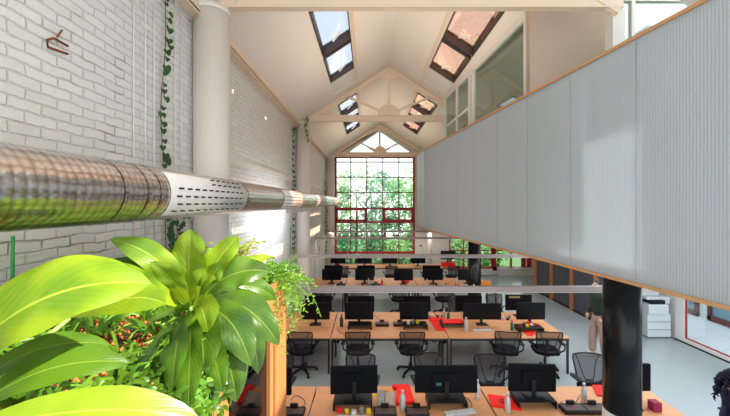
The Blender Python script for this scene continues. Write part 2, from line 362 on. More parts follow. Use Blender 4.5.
# projecting lower wall ledge between the columns, and the eaves channel
struct(MB().box(WX, WX + 0.05, 3.95, 8.65, H + 0.55, H + 0.645).build('trim_1', WHITE))
struct(MB().box(WX, WX + 0.05, 9.1, 15.1, H + 0.55, H + 0.645).build('trim_2', WHITE))
def rh(X): return 3.70 - 0.655 * abs(X - 0.56)      # roof height above eye
m = MB(); m.hexa([(WX, 2, H + 2.04), (WX + .15, 2, H + 2.04), (WX + .15, 16, H + 2.04), (WX, 16, H + 2.04), (WX, 2, H + 2.06), (WX + .15, 2, H + rh(WX + .15) - .005), (WX + .15, 16, H + rh(WX + .15) - .005), (WX, 16, H + 2.06)])
m.box(WX + .13, WX + .15, 2, 16, H + 2.02, H + 2.06)
struct(m.build('trim_3', STEEL))
# far wall with openings
W0, W1 = -1.62, 2.28; WB, WT = 0.45, 5.71
fw = MB()
def fpoly(p): fw.prism([(x, z) for x, z in p], FY, FY + 0.2)
fpoly([(WX, 0), (8.6, 0), (8.6, 0.2), (WX, 0.2)])
fpoly([(WX, 0.2), (3.93, 0.2), (3.93, WB), (WX, WB)])
fpoly([(WX, WB), (W0, WB), (W0, WT), (WX, WT)])
fpoly([(W1, WB), (3.93, WB), (3.93, WT), (W1, WT)])
fpoly([(3.93, 2.5), (8.6, 2.5), (8.6, WT), (3.93, WT)])
fpoly([(8.15, 0.2), (8.6, 0.2), (8.6, 2.5), (8.15, 2.5)])
gz = H + 2.35; fpoly([(WX, WT), (3.0, WT), (3.0, gz), (WX, gz)])
ga, gb, gt = 0.56 - 1.72, 0.56 + 1.72, H + 3.52
fpoly([(WX - .2, gz), (ga, gz), (0.56, gt), (0.56, H + 3.75), (WX - .2, H + rh(WX - .2) + .05)])
fpoly([(gb, gz), (3.3, gz), (3.3, H + rh(3.3) + .02), (0.56, H + 3.75), (0.56, gt)])
struct(fw.build('wall_far', WHITE))
# roof with rooflight openings
roofp = MB()
def slope_panel(x0, x1, y0, y1, mb=roofp, t=0.16, lift=0):
    c = []
    for z_ in (0, t):
        for (x, y) in ((x0, y0), (x1, y0), (x1, y1), (x0, y1)): c.append((x, y, H + rh(x) + z_ + lift))
    mb.hexa(c)
LX0, LX1 = -0.86, -0.32; RX0, RX1 = 1.41, 1.98
holes = [(4.75, 8.42), (9.35, 13.4)]
near_hole = (0.0, 3.0)
for (a, b, side) in ((WX - .25, 0.56, 0), (0.56, 2.2, 1)):
    h0, h1 = (LX0, LX1) if side == 0 else (RX0, RX1)
    slope_panel(a, h0, 3.3, 16.2); slope_panel(h1, b, 3.3, 16.2)
    ys = [3.3] + [q for h_ in holes for q in h_] + [16.2]
    for k in range(0, len(ys), 2): slope_panel(h0, h1, ys[k], ys[k + 1])
slope_panel(2.2, 3.3, 4.53, 16.2)
slope_panel(WX - .25, .56, -1.5, 3.3); slope_panel(.56, 1.9, -1.5, 3.3); slope_panel(1.9, 3.4, -1.5, .3); slope_panel(1.9, 3.4, 2.7, 3.3); slope_panel(2.95, 5.0, .3, 2.7)  # out-of-view roof shades the brick, its gap shaped to sun the planter
struct(roofp.build('ceiling', CREAM))
struct(MB().box(2.9, 8.3, 9.72, 16.2, 2.95, 3.1).build('ceiling_side_aisle', WHITE))  # unseen flat roof added to keep sun off the far desks
struct(MB().box(3.2, 3.32, 9.72, 16.0, 3.1, H + rh(3.25)).build('wall_clerestory', WHITE))  # unseen wall added with that roof against the sun
# slim boards / seams following the roof
m = MB()
for x in (LX1 + .06, RX0 - .06):
    m.hexa([(x - .02, 3.4, H + rh(x - .02) - .03), (x + .02, 3.4, H + rh(x + .02) - .03), (x + .02, 16, H + rh(x + .02) - .03), (x - .02, 16, H + rh(x - .02) - .03),
            (x - .02, 3.4, H + rh(x - .02) + .0), (x + .02, 3.4, H + rh(x + .02) + .0), (x + .02, 16, H + rh(x + .02) + .0), (x - .02, 16, H + rh(x - .02) + .0)])
struct(m.build('trim_4', STEEL))

# rooflights: each a thing: frame, pane
def rooflight(x0, x1, y0, y1, n, gm):
    r = empty('window_%d' % n, ((x0 + x1) / 2, (y0 + y1) / 2, H + rh((x0 + x1) / 2)), kind='structure')
    f = MB(); fwid = 0.028
    def sl(xa, xb, ya, yb, lo=-0.01, hi=0.16):
        c = [(x, y, H + rh(x) + lo) for (x, y) in ((xa, ya), (xb, ya), (xb, yb), (xa, yb))] + [(x, y, H + rh(x) + hi) for (x, y) in ((xa, ya), (xb, ya), (xb, yb), (xa, yb))]
        f.hexa(c)
    sl(x0, x0 + fwid * .7, y0, y1); sl(x1 - fwid * .7, x1, y0, y1, hi=(.38 if x1 < .5 else .16)); sl(x0, x1, y0, y0 + .06); sl(x0, x1, y1 - .07, y1)  # left ridge side made taller to block grazing sun
    f.build('window_frame', DARKF, r, world=True)
    g = MB(); g.hexa([(x, y, H + rh(x) + .07) for (x, y) in ((x0, y0), (x1, y0), (x1, y1), (x0, y1))] + [(x, y, H + rh(x) + .08) for (x, y) in ((x0, y0), (x1, y0), (x1, y1), (x0, y1))])
    g.build('window_pane', gm, r, world=True)
    xm = (x0 + x1) / 2; h = MB(); h.bar((xm - .05, y1 - .25, H + rh(xm - .05) + .03), (xm + .1, y1 - .38, H + rh(xm + .1) + .05), .03, .03)
    h.build('window_handle', WHITE, r, world=True)
n_ = 2
for (x0, x1, gm) in ((LX0, LX1, GLS), (RX0, RX1, GLP)):
    for (a, b) in ((4.78, 6.25), (6.33, 7.62), (9.38, 10.6), (10.72, 11.95), (12.07, 13.37)):
        rooflight(x0, x1, a, b, n_, gm); n_ += 1
# pale curbs below the first pair of rooflights
for k, (x0, x1) in enumerate(((LX0, LX1), (RX0, RX1))):
    c = MB(); c.hexa([(x0, 7.62, H + rh(x0) + .06), (x1, 7.62, H + rh(x1) + .06), (x1, 8.42, H + rh(x1) + .02), (x0, 8.42, H + rh(x0) + .02),
                      (x0, 7.62, H + rh(x0) + .16), (x1, 7.62, H + rh(x1) + .16), (x1, 8.42, H + rh(x1) + .14), (x0, 8.42, H + rh(x0) + .14)])
    struct(c.build('trim_%d' % (5 + k), WHITE))

# big red window
wr = empty('window_1', ((W0 + W1) / 2, FY, WB), kind='structure')
f = MB(); fw_ = 0.045
xs = [W0 + (W1 - W0) * k / 5 for k in range(6)]
fb = MB()
for k, x in enumerate(xs):
    ww = 0.10 if k in (0, 5) else 0.045
    x_ = min(max(x, W0 + ww / 2), W1 - ww / 2)
    (f if k in (0, 5) else fb).box(x_ - ww / 2, x_ + ww / 2, FY + .02, FY + .10, WB, WT)
for z, t in ((WT - .03, .06), (4.73, .045), (3.99, .045), (3.22, .08), (2.55, .09), (1.88, .04), (1.07, .10), (WB + .03, .06)):
    (f if t > .05 else fb).box(W0, W1, FY + .025, FY + .095, z - t / 2, z + t / 2)
f.build('window_frame', RED, wr, world=True); fb.build('glazing_bars', DRED, wr, world=True)
f = MB(); f.box(W0, W1, FY + .02, FY + .09, 5.44, 5.50); f.build('transom', WHITE, wr, world=True)
for (a, b) in ((W0 + .08, xs[2] - .02), (xs[3] + .02, W1 - .08)):
    f = MB(); t = .085
    f.box(a, b, FY - .02, FY + .02, 3.20 - t, 3.20); f.box(a, b, FY - .02, FY + .02, 2.60, 2.60 + t)
    f.box(a, a + t, FY - .02, FY + .02, 2.6, 3.2); f.box(b - t, b, FY - .02, FY + .02, 2.6, 3.2)
    f.build('opening_sash', RED, wr, world=True)
MB().box(W0, W1, FY + .055, FY + .065, WB, WT).build('window_pane', GL, wr, world=True)
# gable window
gw = empty('window_20', (0.56, FY, gz), kind='structure')
f = MB()
for a, b in (((ga, gz), (gb, gz)), ((ga, gz), (0.56, gt)), ((gb, gz), (0.56, gt)), ((0.56, gz), (0.56, gt)), ((0.56, gz), (-0.25, gz + .53)), ((0.56, gz), (1.37, gz + .53))):
    f.bar((a[0], FY + .06, a[1]), (b[0], FY + .06, b[1]), .08, .07)
f.build('window_frame', WHITE, gw, world=True)
MB().prism([(ga, gz), (gb, gz), (0.56, gt)], FY + .09, FY + .10).build('window_pane', GL, gw, world=True)
# low red windows on the far wall, right
lw = empty('window_21', (6.0, FY, 0.2), kind='structure')
f = MB()
for (x, t) in ((3.96, .07), (4.65, .05), (5.3, .10), (6.1, .22), (6.95, .07), (7.56, .2), (7.81, .18)):
    f.box(x - t / 2, x + t / 2, FY + .0, FY + .10, .2, 2.5)
f.box(3.93, 8.15, FY, FY + .10, 2.40, 2.5); f.box(3.93, 8.15, FY, FY + .10, .2, .38); f.box(3.93, 8.15, FY, FY + .08, 1.15, 1.2)
f.build('window_frame', RED, lw, world=True)
MB().box(3.93, 8.15, FY + .055, FY + .065, .2, 2.5).build('window_pane', GL, lw, world=True)

# trusses ---------------------------------------------------------------
def truss(y, label):
    t = empty('roof_truss', (0.56, y, H + 2.26), label=label, cat='truss', group='steel roof trusses')
    xa, xb = -1.70, 2.82
    MB().box(-1.76, 2.86, y - .03, y + .03, H + 2.20, H + 2.34).build('bottom_chord', STEEL, t, world=True)
    m = MB(); m.box(-1.76, 2.86, y - .045, y + .045, H + 2.34, H + 2.355); m.box(-1.76, 2.86, y - .045, y + .045, H + 2.185, H + 2.20); m.build('flange', STEEL, t, world=True)
    for s in (-1, 1):
        m = MB(); m.bar((0.56, y, H + 3.60), (0.56 + s * 2.26, y, H + 2.16), .08, .10); m.bar((0.56, y, H + 3.60), (0.56 + s * 2.26, y, H + 2.16), .04, .13); m.build('rafter', STEEL, t, world=True)
        m = MB(); m.bar((0.56 + s * .1, y, H + 2.42), (0.56 + s * 1.13, y, H + 2.86), .04, .06); m.build('strut', STEEL, t, world=True)
    MB().box(.53, .59, y - .03, y + .03, H + 2.34, H + 3.58).build('king_post', STEEL, t, world=True)
    m = MB(); m.prism([(0.56 + .30 * math.cos(a), H + 2.34 + .30 * math.sin(a)) for a in [PI * k / 14 for k in range(15)]], y - .055, y - .03); m.build('hub_plate', STEEL, t, world=True)
    for k in range(5):
        a = PI * (k + .5) / 5; m = MB(); m.lathe([(.022, 0), (.022, .012), (.012, .02)], (0.56 + .22 * math.cos(a), y - .074, H + 2.34 + .22 * math.sin(a)), 8, axis='y')
        m.build('bolt', WHITE, t, world=True)
    m = MB(); m.prism([(0.30, H + 3.36), (0.30, H + 3.42), (0.56, H + 3.60), (0.82, H + 3.42), (0.82, H + 3.36), (0.68, H + 3.30), (0.44, H + 3.30)], y - .06, y - .04); m.build('apex_plate', STEEL, t, world=True)
truss(3.72, 'nearest cream steel truss, its chord running along the top edge of the picture')
truss(8.87, 'middle cream steel truss with round hub plate under the skylights')
truss(15.3, 'farthest cream steel truss just in front of the gable window')
def column(x, y, r, z0, z1, m_, label, base=None):
    c = empty('column', (x, y, 0), label=label, cat='column')
    MB().lathe([(r, z0), (r, z1 - .06)], (0, 0, 0), 32).build('shaft', m_, c)
    MB().lathe([(r + .012, z1 - .06), (r + .016, z1 - .04), (r + .016, z1)], (0, 0, 0), 32).build('capital', m_, c)
    if base: MB().lathe([(r + .002, 0), (r + .002, base)], (0, 0, 0), 32).build('lower_shaft', COLW, c)
column(-1.76, 3.72, .19, 0, H + 2.17, COLW, 'thick white round column beside the brick wall, nearest on the left')
column(-1.74, 8.87, .185, 0, H + 2.17, COLW, 'white round column on the left wall behind the big one, hung with ivy')
column(-1.74, 15.3, .185, 0, H + 2.17, COLW, 'white round column at the far left corner by the red window')
column(2.86, 3.72, .18, 1.15, 2.79, COLB, 'glossy black round column with cream lower part, in the right foreground', 1.15)
column(2.86, 8.87, .17, 0, 2.79, COLB, 'glossy black round column standing farther back among the desks')
column(2.86, 15.3, .10, 0, 2.66, COLW, 'slim white column by the far wall under the gallery')

# gallery: slab, polycarbonate parapet, rails ---------------------------
PE = 8.5
def PX(d): return 2.60 - 0.1333 * d
GZ0, GZ1 = H - 0.68, H + 1.385
slab = MB(); slab.prism([(PX(-0.8) + .03, -.8), (PX(PE) + .03, PE), (PX(PE) + .03, 9.7), (8.0, 9.7), (8.0, -.8)], 2.79, 2.92, 'xy')
struct(slab.build('floor_gallery', WHITE))
# parapet panels in a local frame whose X runs along the wall
ang = math.atan2(1, -0.1333)
L0 = V((PX(0), 0, 0)); ux = V((-0.1333, 1, 0)).normalized()
leng = PE / ux.y
par = empty('gallery_parapet', (PX(0), 0, GZ0), ang, 'long translucent ribbed polycarbonate parapet of the gallery, trimmed with orange wood', 'parapet')
SP = 0.735
k = 2.75
while k > -0.8: k -= SP
ed = []
q = k
while q < PE - .2: ed.append(q); q += SP
ed.append(PE)
for a, b in zip(ed[:-1], ed[1:]):
    a_, b_ = a / ux.y, b / ux.y
    MB().box(a_ + .004, b_ - .004, -.02, .0, .02, GZ1 - GZ0 - .02).build('ribbed_panel', 'poly', par)
for a in ed[1:-1]:
    a_ = a / ux.y; MB().box(a_ - .012, a_ + .012, -.035, -.02, .02, GZ1 - GZ0 - .02).build('post', WHITE, par)
MB().box(ed[0], leng, -.04, .02, GZ1 - GZ0 - .02, GZ1 - GZ0 + .008).build('top_rail', TANW, par)
MB().box(ed[0], leng, -.04, .02, -.008, .02).build('bottom_rail', TANW, par)
par2 = empty('gallery_parapet', (PX(PE), PE, GZ0), 0, 'pale end section of the gallery parapet nearest the red window', 'parapet')
MB().box(-.02, .0, 0.02, 1.2, .02, GZ1 - GZ0).build('ribbed_panel', 'poly', par2)
MB().box(.01, 1.1, 1.18, 1.2, .02, GZ1 - GZ0).build('end_panel', WHITE, par2)
MB().box(-.03, .02, 0.01, 1.2, -.008, .02).build('bottom_rail', TANW, par2)

# glazed partition above the gallery
gp0, gp1 = V((2.19, 4.56, 0)), V((2.0, 8.5, 0))
def gpt(t): return gp0.lerp(gp1, t)
gp = empty('glazed_partition', (2.1, 6.5, GZ1 - .4), label='greenish glazed partition rising from the gallery to the sloping roof', cat='glass wall')
def ztop(p): return H + rh(p.x) - .02
z0 = H + .3
ts = [0, 0.50, 0.74, 1.0]
f = MB()
for t in [0, 0.50, 0.555, 0.76, 1.0]:
    p = gpt(t); f.bar((p.x, p.y, z0), (p.x, p.y, ztop(p)), .06, .05)
a, b = gpt(0), gpt(1)
f.bar((a.x, a.y, ztop(a) - .03), (b.x, b.y, ztop(b) - .03), .06, .08)
a, b = gpt(.555), gpt(1); f.bar((a.x, a.y, H + 1.95), (b.x, b.y, H + 1.95), .05, .05)
f.build('partition_frame', WHITE, gp, world=True)
for t0, t1 in ((0.01, .49), (.56, .755), (.765, .99)):
    a, b = gpt(t0), gpt(t1)
    g = MB(); g.hexa([(a.x, a.y, z0), (a.x + .01, a.y, z0), (b.x + .01, b.y, z0), (b.x, b.y, z0), (a.x, a.y, ztop(a)), (a.x + .01, a.y, ztop(a)), (b.x + .01, b.y, ztop(b)), (b.x, b.y, ztop(b))])
    g.build('glass_pane', GLU, gp, world=True)
# cross walls and rooms of the gallery
struct(MB().box(2.17, 3.3, 4.42, 4.52, 2.93, H + 2.75).build('wall_gallery_cross', mat('beige_gallery_wall', (.50, .39, .31), .7)))
struct(MB().box(2.25, 5.3, 3.32, 4.6, H + 2.76, H + 2.86).build('ceiling_sun_block', WHITE))  # unseen slab added to stop sun through the roof gap
struct(MB().box(5.2, 5.35, -.8, 9.7, 2.93, H + 2.2).build('wall_gallery_back', mat('sage_wall', (.30, .36, .33), .7)))
struct(MB().box(3.3, 5.35, 3.9, 9.7, H + 2.0, H + 2.1).build('ceiling_gallery', WHITE))
struct(MB().box(2.6, 5.2, 9.6, 9.7, 2.93, H + 2.0).build('wall_gallery_end', WHITE))
up = empty('glazed_screen', (3.9, 3.8, 2.93), label='tall greenish glass screen with white post, upper right behind the parapet', cat='glass wall')
MB().box(2.76, 2.9, 3.72, 3.84, 2.93, H + 2.19).build('post', WHITE, up, world=True)
MB().box(2.9, 5.2, 3.77, 3.78, 2.93, H + 2.3).build('glass_pane', GLU, up, world=True)
m = MB(); m.box(2.9, 5.2, 3.75, 3.81, H + 2.3, H + 2.36); m.box(3.0, 3.04, 3.75, 3.81, 2.93, H + 2.3); m.build('frame', WHITE, up, world=True)

# right side of the work floor ------------------------------------------
pt = empty('acoustic_partition', (6.63, 11, 0), label='slate grey panel partition with orange pine posts along the right of the floor', cat='partition')
yp = [7.9, 9.05, 9.55, 10.7, 11.85, 13.0]
yp = [8.4, 9.55, 10.7, 11.87, 13.0]
for y in yp: MB().box(6.56, 6.66, y - .055, y + .055, 0, 2.66).build('post', OWOOD, pt, world=True)
for a, b in zip(yp[:-1], yp[1:]):
    MB().box(6.62, 6.66, a + .055, b - .055, .06, 2.66).build('panel', GREYP, pt, world=True)
    MB().box(6.58, 6.64, a + .055, a + .075, .5, .62).build('hinge', BLACK, pt, world=True)
MB().box(6.60, 6.64, 8.45, 12.95, 0, .05).build('skirting', BLACK, pt, world=True)
struct(MB().box(6.68, 8.0, 9.1, 9.2, 0, 2.66).build('wall_niche', mat('beige_wall', (0.50, 0.42, 0.40), .7)))
rw = MB(); rw.box(7.9, 8.1, 8.45, 9.2, 0, 2.66); rw.box(7.9, 8.1, 9.2, 16.2, 0, 2.66)
rw.box(7.9, 8.1, 0.5, 8.45, 2.45, 2.66); rw.box(7.9, 8.1, -1.5, 0.5, 0, 2.66)
struct(rw.build('wall_right', WHITE))
dr = empty('door_1', (7.95, 6.5, 0), kind='structure')
f = MB(); f.box(7.86, 7.98, 3.0, 8.45, 0, .10); f.box(7.86, 7.98, 8.24, 8.45, .1, 2.45); f.box(7.86, 7.98, 5.1, 5.22, .1, 2.45)
f.build('door_frame', WHITE, dr, world=True)
f = MB(); f.box(7.92, 7.95, 3.0, 8.24, .10, .125); f.box(7.92, 7.95, 8.215, 8.24, .1, 2.45); f.build('red_edge', RED, dr, world=True)
MB().box(7.93, 7.94, .5, 8.2, .12, 2.45).build('door_pane', GL, dr, world=True)
MB().box(7.84, 7.86, .5, 8.45, 0, .03).build('threshold', BLACK, dr, world=True)
# radiator covers below the far right windows
tag(MB().box(6.25, 7.95, 15.75, 15.98, 0, .36).build('radiator_cover', WHITE, bevel=.01), 'low white box cover under the far right red windows', 'radiator cover')
tag(MB().box(4.2, 6.0, 15.85, 15.98, 0.02, .30).build('radiator_cover', WHITE, bevel=.01), 'low white cover behind the far black column', 'radiator cover')
tag(MB().box(2.50, 2.60, FY - .02, FY, 1.36, 1.46).build('wall_switch', GREYB, bevel=.004), 'small grey switch on the far wall right of the tall window', 'switch')
# notice on the left wall
pn = empty('wall_poster', (WX + .012, 13.1, 1.55), label='narrow colourful poster on the white brick far down the left wall', cat='poster')
MB().box(-.01, 0.002, -.2, .2, -.35, .35).build('sheet', PAPER, pn)
MB().box(.002, .004, -.12, .12, .05, .22).build('red_print', REDCL, pn); MB().box(.002, .004, -.12, .02, -.2, -.02).build('blue_print', BLUE, pn)

# ================================================================== OUTSIDE
struct(MB().box(-14, 14, 16.3, 34, -.3, -.05).build('ground_garden', GRASS))
struct(MB().box(8.1, 13, -3, 16.2, -.12, -.02).build('ground_pavement', PAVE))
bl = empty('neighbour_building', (10.6, 6, -.02), label='pale building with brown glazed doors across the paved passage outside', cat='building')
MB().box(10.2, 10.4, -3, 14, -.02, 6.2).build('wall', PAVE, bl, world=True)  # height beyond view, raised to keep sun off the work floor
for y in (4.8, 6.6, 8.4, 10.2):
    d = MB(); 
    for q in (0, .7, 1.4): d.box(10.12, 10.2, y + q - .05, y + q + .05, .0, 2.3)
    d.box(10.12, 10.2, y - .05, y + 1.45, .0, .15); d.box(10.12, 10.2, y - .05, y + 1.45, 2.2, 2.3); d.box(10.12, 10.2, y - .05, y + 1.45, 1.0, 1.08)
    dd = d.build('double_door', mat('brown_door_wood', (.16, .035, .025), .5), bl, world=True)
    MB().box(10.17, 10.19, y, y + 1.4, .05, 2.25).build('door_glass', mat('blue_reflecting_glass', (.22, .36, .45), .1), dd, world=True)
def tree(x, y, h, r, lm, label, n=1500, z0=-.05):
    t = empty('garden_tree', (x, y, z0), label=label, cat='tree', group='trees behind the tall window')
    MB().tube([(0, 0, 0), (.05, .02, h * .5), (0, 0, h * .8)], [.09, .07, .03], 8).build('trunk', BROWN, t)
    m = MB(); rnd = random.Random(int(x * 100 + y * 7))
    clumps = [(V((rnd.uniform(-r, r) * .8, rnd.uniform(-r, r) * .6, rnd.uniform(.12, 1) * h)), rnd.uniform(.35, .75)) for _ in range(26)]
    for i in range(n):
        c, cr = rnd.choice(clumps); d = V((rnd.gauss(0, 1), rnd.gauss(0, 1), rnd.gauss(0, 1))).normalized() * cr * rnd.uniform(.6, 1)
        p = c + d; a = V((rnd.gauss(0, 1), rnd.gauss(0, 1), rnd.gauss(0, .7))).normalized(); b = a.cross(V((rnd.gauss(0, 1), rnd.gauss(0, 1), 1))).normalized()
        s = rnd.uniform(.06, .13)
        m.add([p - a * s * 1.4, p + b * s * .6, p + a * s * 1.4, p - b * s * .6], [(0, 1, 2, 3)])
    m.build('foliage', lm, t)
for (x, y, h, r, lm, lb) in ((-2.4, 18.6, 5.6, 1.3, TR1, 'leafy green tree outside, at the left edge of the tall window'),
                            (-.7, 19.5, 6.2, 1.4, TR3, 'pale-leaved tree outside, left of the middle of the tall window'),
                            (.9, 18.4, 5.4, 1.3, TR2, 'deep green tree outside, in the middle of the tall window'),
                            (2.5, 19.2, 6.0, 1.4, TR1, 'fresh green tree outside, at the right edge of the tall window'),
                            (4.6, 18.4, 4.6, 1.3, TR2, 'dark green tree outside the low windows beside the far black column'),
                            (-4.2, 20.5, 6.6, 1.7, TR2, 'tall dark tree outside, far left and mostly hidden by the wall'),
                            (0.2, 22.5, 6.8, 2.2, TR2, 'tall dark tree farther back outside the tall window'),
                            (3.8, 22.5, 6.6, 2.0, TR3, 'tall pale tree farther back outside, to the right')):
    tree(x, y, h * .86, r, lm, lb, 1500)
for (x, y, h, r, lm, lb) in ((-1.3, 17.5, 1.5, .8, TR2, 'low dark shrub outside below the left of the tall window'), (1.4, 17.4, 1.3, .9, TR1, 'low bright shrub outside below the right of the tall window'),
                             (4.9, 17.3, 1.9, .7, TR1, 'bright shrub right outside the low red windows'), (7.2, 18.3, 1.3, .9, TR1, 'low shrub on the bank outside the rightmost red window')):
    tree(x, y, h, r, lm, lb, 900)

# ================================================================== DUCT
DX, DZ, DR = -1.25, H + 0.055, 0.155
duct = empty('ventilation_duct', (DX, 6, DZ), label='long shiny quilted metal ventilation duct running along the left brick wall', cat='duct')
def duct_seg(name, y0, y1, r, m_, n=40):
    mb = MB(); rows = max(2, int((y1 - y0) / .5) + 1); vs = []; uv = []; fs = []
    for i in range(rows + 1):
        y = y0 + (y1 - y0) * i / rows
        for k in range(n + 1):
            a = 2 * PI * k / n; vs.append((r * math.cos(a), y - 6, r * math.sin(a))); uv.append((k / n * 2 * PI * r, y))
    for i in range(rows):
        for k in range(n): j = i * (n + 1) + k; fs.append((j, j + 1, j + n + 2, j + n + 1))
    mb.add(vs, fs, True, uv); return mb.build(name, m_, duct)
PERF = mat('white_diffuser_plate', (0.80, 0.76, 0.74), 0.35, vary=.02)
segs = [(-1.2, 1.78, 0), (1.78, 3.02, 1), (3.02, 4.3, 0), (4.3, 5.6, 1), (5.6, 7.1, 0), (7.1, 8.8, 1), (8.8, 11.0, 0), (11.0, 12.3, 1), (12.3, 13.4, 0)]
for a, b, p in segs:
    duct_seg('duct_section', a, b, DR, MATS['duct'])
    if p:
        pl = MB(); n = 16; rr = DR + .004; vs = []; fs = []
        a0, a1 = math.radians(-52), math.radians(48)
        for i in range(2):
            for k in range(n + 1):
                an = a0 + (a1 - a0) * k / n
                for r_ in (rr, rr + .004): vs.append((r_ * math.cos(an), (a + .05 if i == 0 else b - .05) - 6, r_ * math.sin(an)))
        q = 2 * (n + 1)
        for k in range(n): fs += [(2 * k + 1, 2 * k + 3, q + 2 * k + 3, q + 2 * k + 1), (2 * k, q + 2 * k, q + 2 * k + 2, 2 * k + 2)]
        for k in range(n):
            fs += [(2 * k, 2 * k + 2, 2 * k + 3, 2 * k + 1), (q + 2 * k, q + 2 * k + 1, q + 2 * k + 3, q + 2 * k + 2)]
        fs += [(0, 1, q + 1, q), (2 * n, q + 2 * n, q + 2 * n + 1, 2 * n + 1)]
        pl.add(vs, fs, True); plate = pl.build('diffuser_plate', PERF, duct)
        for r_i, an in enumerate((-38, -22, -6, 10, 26, 40)):
            an = math.radians(an); nn = 11
            for j in range(nn):
                y = a + .12 + (b - a - .24) * (j + (.25 if r_i % 2 else 0)) / nn
                if r_i >= 4 and j < 5: continue
                c = V((math.cos(an), 0, math.sin(an))); tn = V((-math.sin(an), 0, math.cos(an))); p0 = c * (rr + .0055) + V((0, y - 6, 0))
                h = MB(); h.add([p0 - V((0, .022, 0)) - tn * .004, p0 + V((0, .022, 0)) - tn * .004 + c * .006, p0 + V((0, .022, 0)) + tn * .006 + c * .008, p0 - V((0, .022, 0)) + tn * .006], [(0, 1, 2, 3)]); h.build('nozzle_slot', BLACK, plate)
for y in (1.50, 1.66, 1.76, 3.05, 4.28, 5.62, 7.08, 8.82, 10.98, 12.32):
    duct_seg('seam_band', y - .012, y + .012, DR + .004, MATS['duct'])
m = MB(); m.lathe([(DR * .2, -.01), (DR, 0)], (0, 7.4, 0), 30, axis='y'); m.build('end_cap', MATS['duct'], duct)
m = MB(); m.lathe([(DR * .2, 0.01), (DR, 0)], (0, -7.2, 0), 30, axis='y'); m.build('end_cap', MATS['duct'], duct)
wl = empty('duct_fill_lamp', (-1.30, 6.5, H - .14), label='slim white fill lamp added under the duct to brighten the brick wall', cat='lamp')
MB().box(-.02, .04, -1.2, 1.2, -.03, .03).build('housing', WHITE, wl)  # made-up housing for the added fill
area('duct_fill_light', (-1.335, 6.5, H - .16), 2.1, .05, 24, (.9, .97, 1.0), (-1, 0, -.45))  # added fill that makes the bright patch on the brick
for y in (3.72, 8.87, 13.3):
    m = MB(); m.bar((-.70 if y == 13.3 else -.34, y - 6, 0), (-DR + .01, y - 6, 0), .03, .04); m.build('wall_bracket', STEEL, duct)

# hanging lamp rails across the hall ------------------------------------
def lamp_rail(y, x1, hgt, label, z=2.18):
    r = empty('pendant_lamp_rail', ((WX + x1) / 2, y, z), label=label, cat='lamp', group='grey lamp rails spanning the hall')
    MB().box(WX, x1, y - .035, y + .035, z - hgt / 2, z + hgt / 2).build('housing', RAIL, r, world=True)
    MB().box(WX + .1, x1 - .1, y - .025, y + .025, z - hgt / 2 - .008, z - hgt / 2).build('diffuser', mat('opal_diffuser', (.85, .85, .82), .5), r, world=True)
    for x in (-.5, 1.6, 3.4):
        if x < x1: MB().box(x - .008, x + .008, y - .008, y + .008, z + hgt / 2, z + hgt / 2 + .03).build('clip', WHITE, r, world=True)
    a = area('rail_lamp_light', ((WX + x1) / 2, y, z - hgt / 2 - .02), x1 - WX - .4, .06, 26, (1, .93, .84)); 
lamp_rail(4.99, 6.3, .085, 'nearest grey lamp rail crossing above the second desk row')
lamp_rail(8.1, 6.4, .075, 'second grey lamp rail crossing above the third desk row')
lamp_rail(12.26, 6.4, .07, 'third grey lamp rail, crossing in front of the red window')
lamp_rail(15.1, 3.9, .07, 'farthest and highest-looking grey lamp rail in front of the red window')

# ================================================================== DESKS
def desk(x0, x1, y0, y1, label, group):
    d = empty('desk', ((x0 + x1) / 2, (y0 + y1) / 2, 0), label=label, cat='desk', group=group)
    MB().box(x0 + .005, x1 - .005, y0 + .008, y1 - .008, .715, .74).build('desk_top', WOOD, d, world=True, bevel=.003)
    m = MB(); m.box(x0 + .01, x1 - .01, y0 + .012, y0 + .05, .675, .714); m.box(x0 + .01, x1 - .01, y1 - .05, y1 - .012, .675, .714)
    m.box(x0 + .01, x0 + .05, y0 + .05, y1 - .05, .675, .714); m.box(x1 - .05, x1 - .01, y0 + .05, y1 - .05, .675, .714)
    m.build('desk_frame', BSTEEL, d, world=True)
    for x in (x0 + .03, x1 - .03):
        for y in (y0 + .032, y1 - .032):
            MB().box(x - .018, x + .018, y - .018, y + .018, 0, .675).build('leg', BSTEEL, d, world=True)
mods = [(-1.93, -.77, 'left-hand short'), (-.76, 1.65, 'middle'), (1.66, 4.1, 'right-hand')]
for nm, yc, halves in (('front', 4.14, (1,)), ('second', 7.5, (-1, 1)), ('third', 11.28, (-1, 1))):
    for hs in halves:
        for (a, b, l) in mods:
            y0, y1 = (yc, yc + .80) if hs == 1 else (yc - .80, yc)
            desk(a, b, y0, y1, '%s tan wooden desk in the %s row, %s side' % (l, nm, 'far' if hs == 1 else 'near'), 'tan desks of the %s row' % nm)
desk(-1.25, 1.24, 13.95, 14.75, 'left tan wooden desk of the back row under the red window', 'tan desks of the back row')
desk(1.25, 3.75, 13.95, 14.75, 'right tan wooden desk of the back row by the white far wall', 'tan desks of the back row')

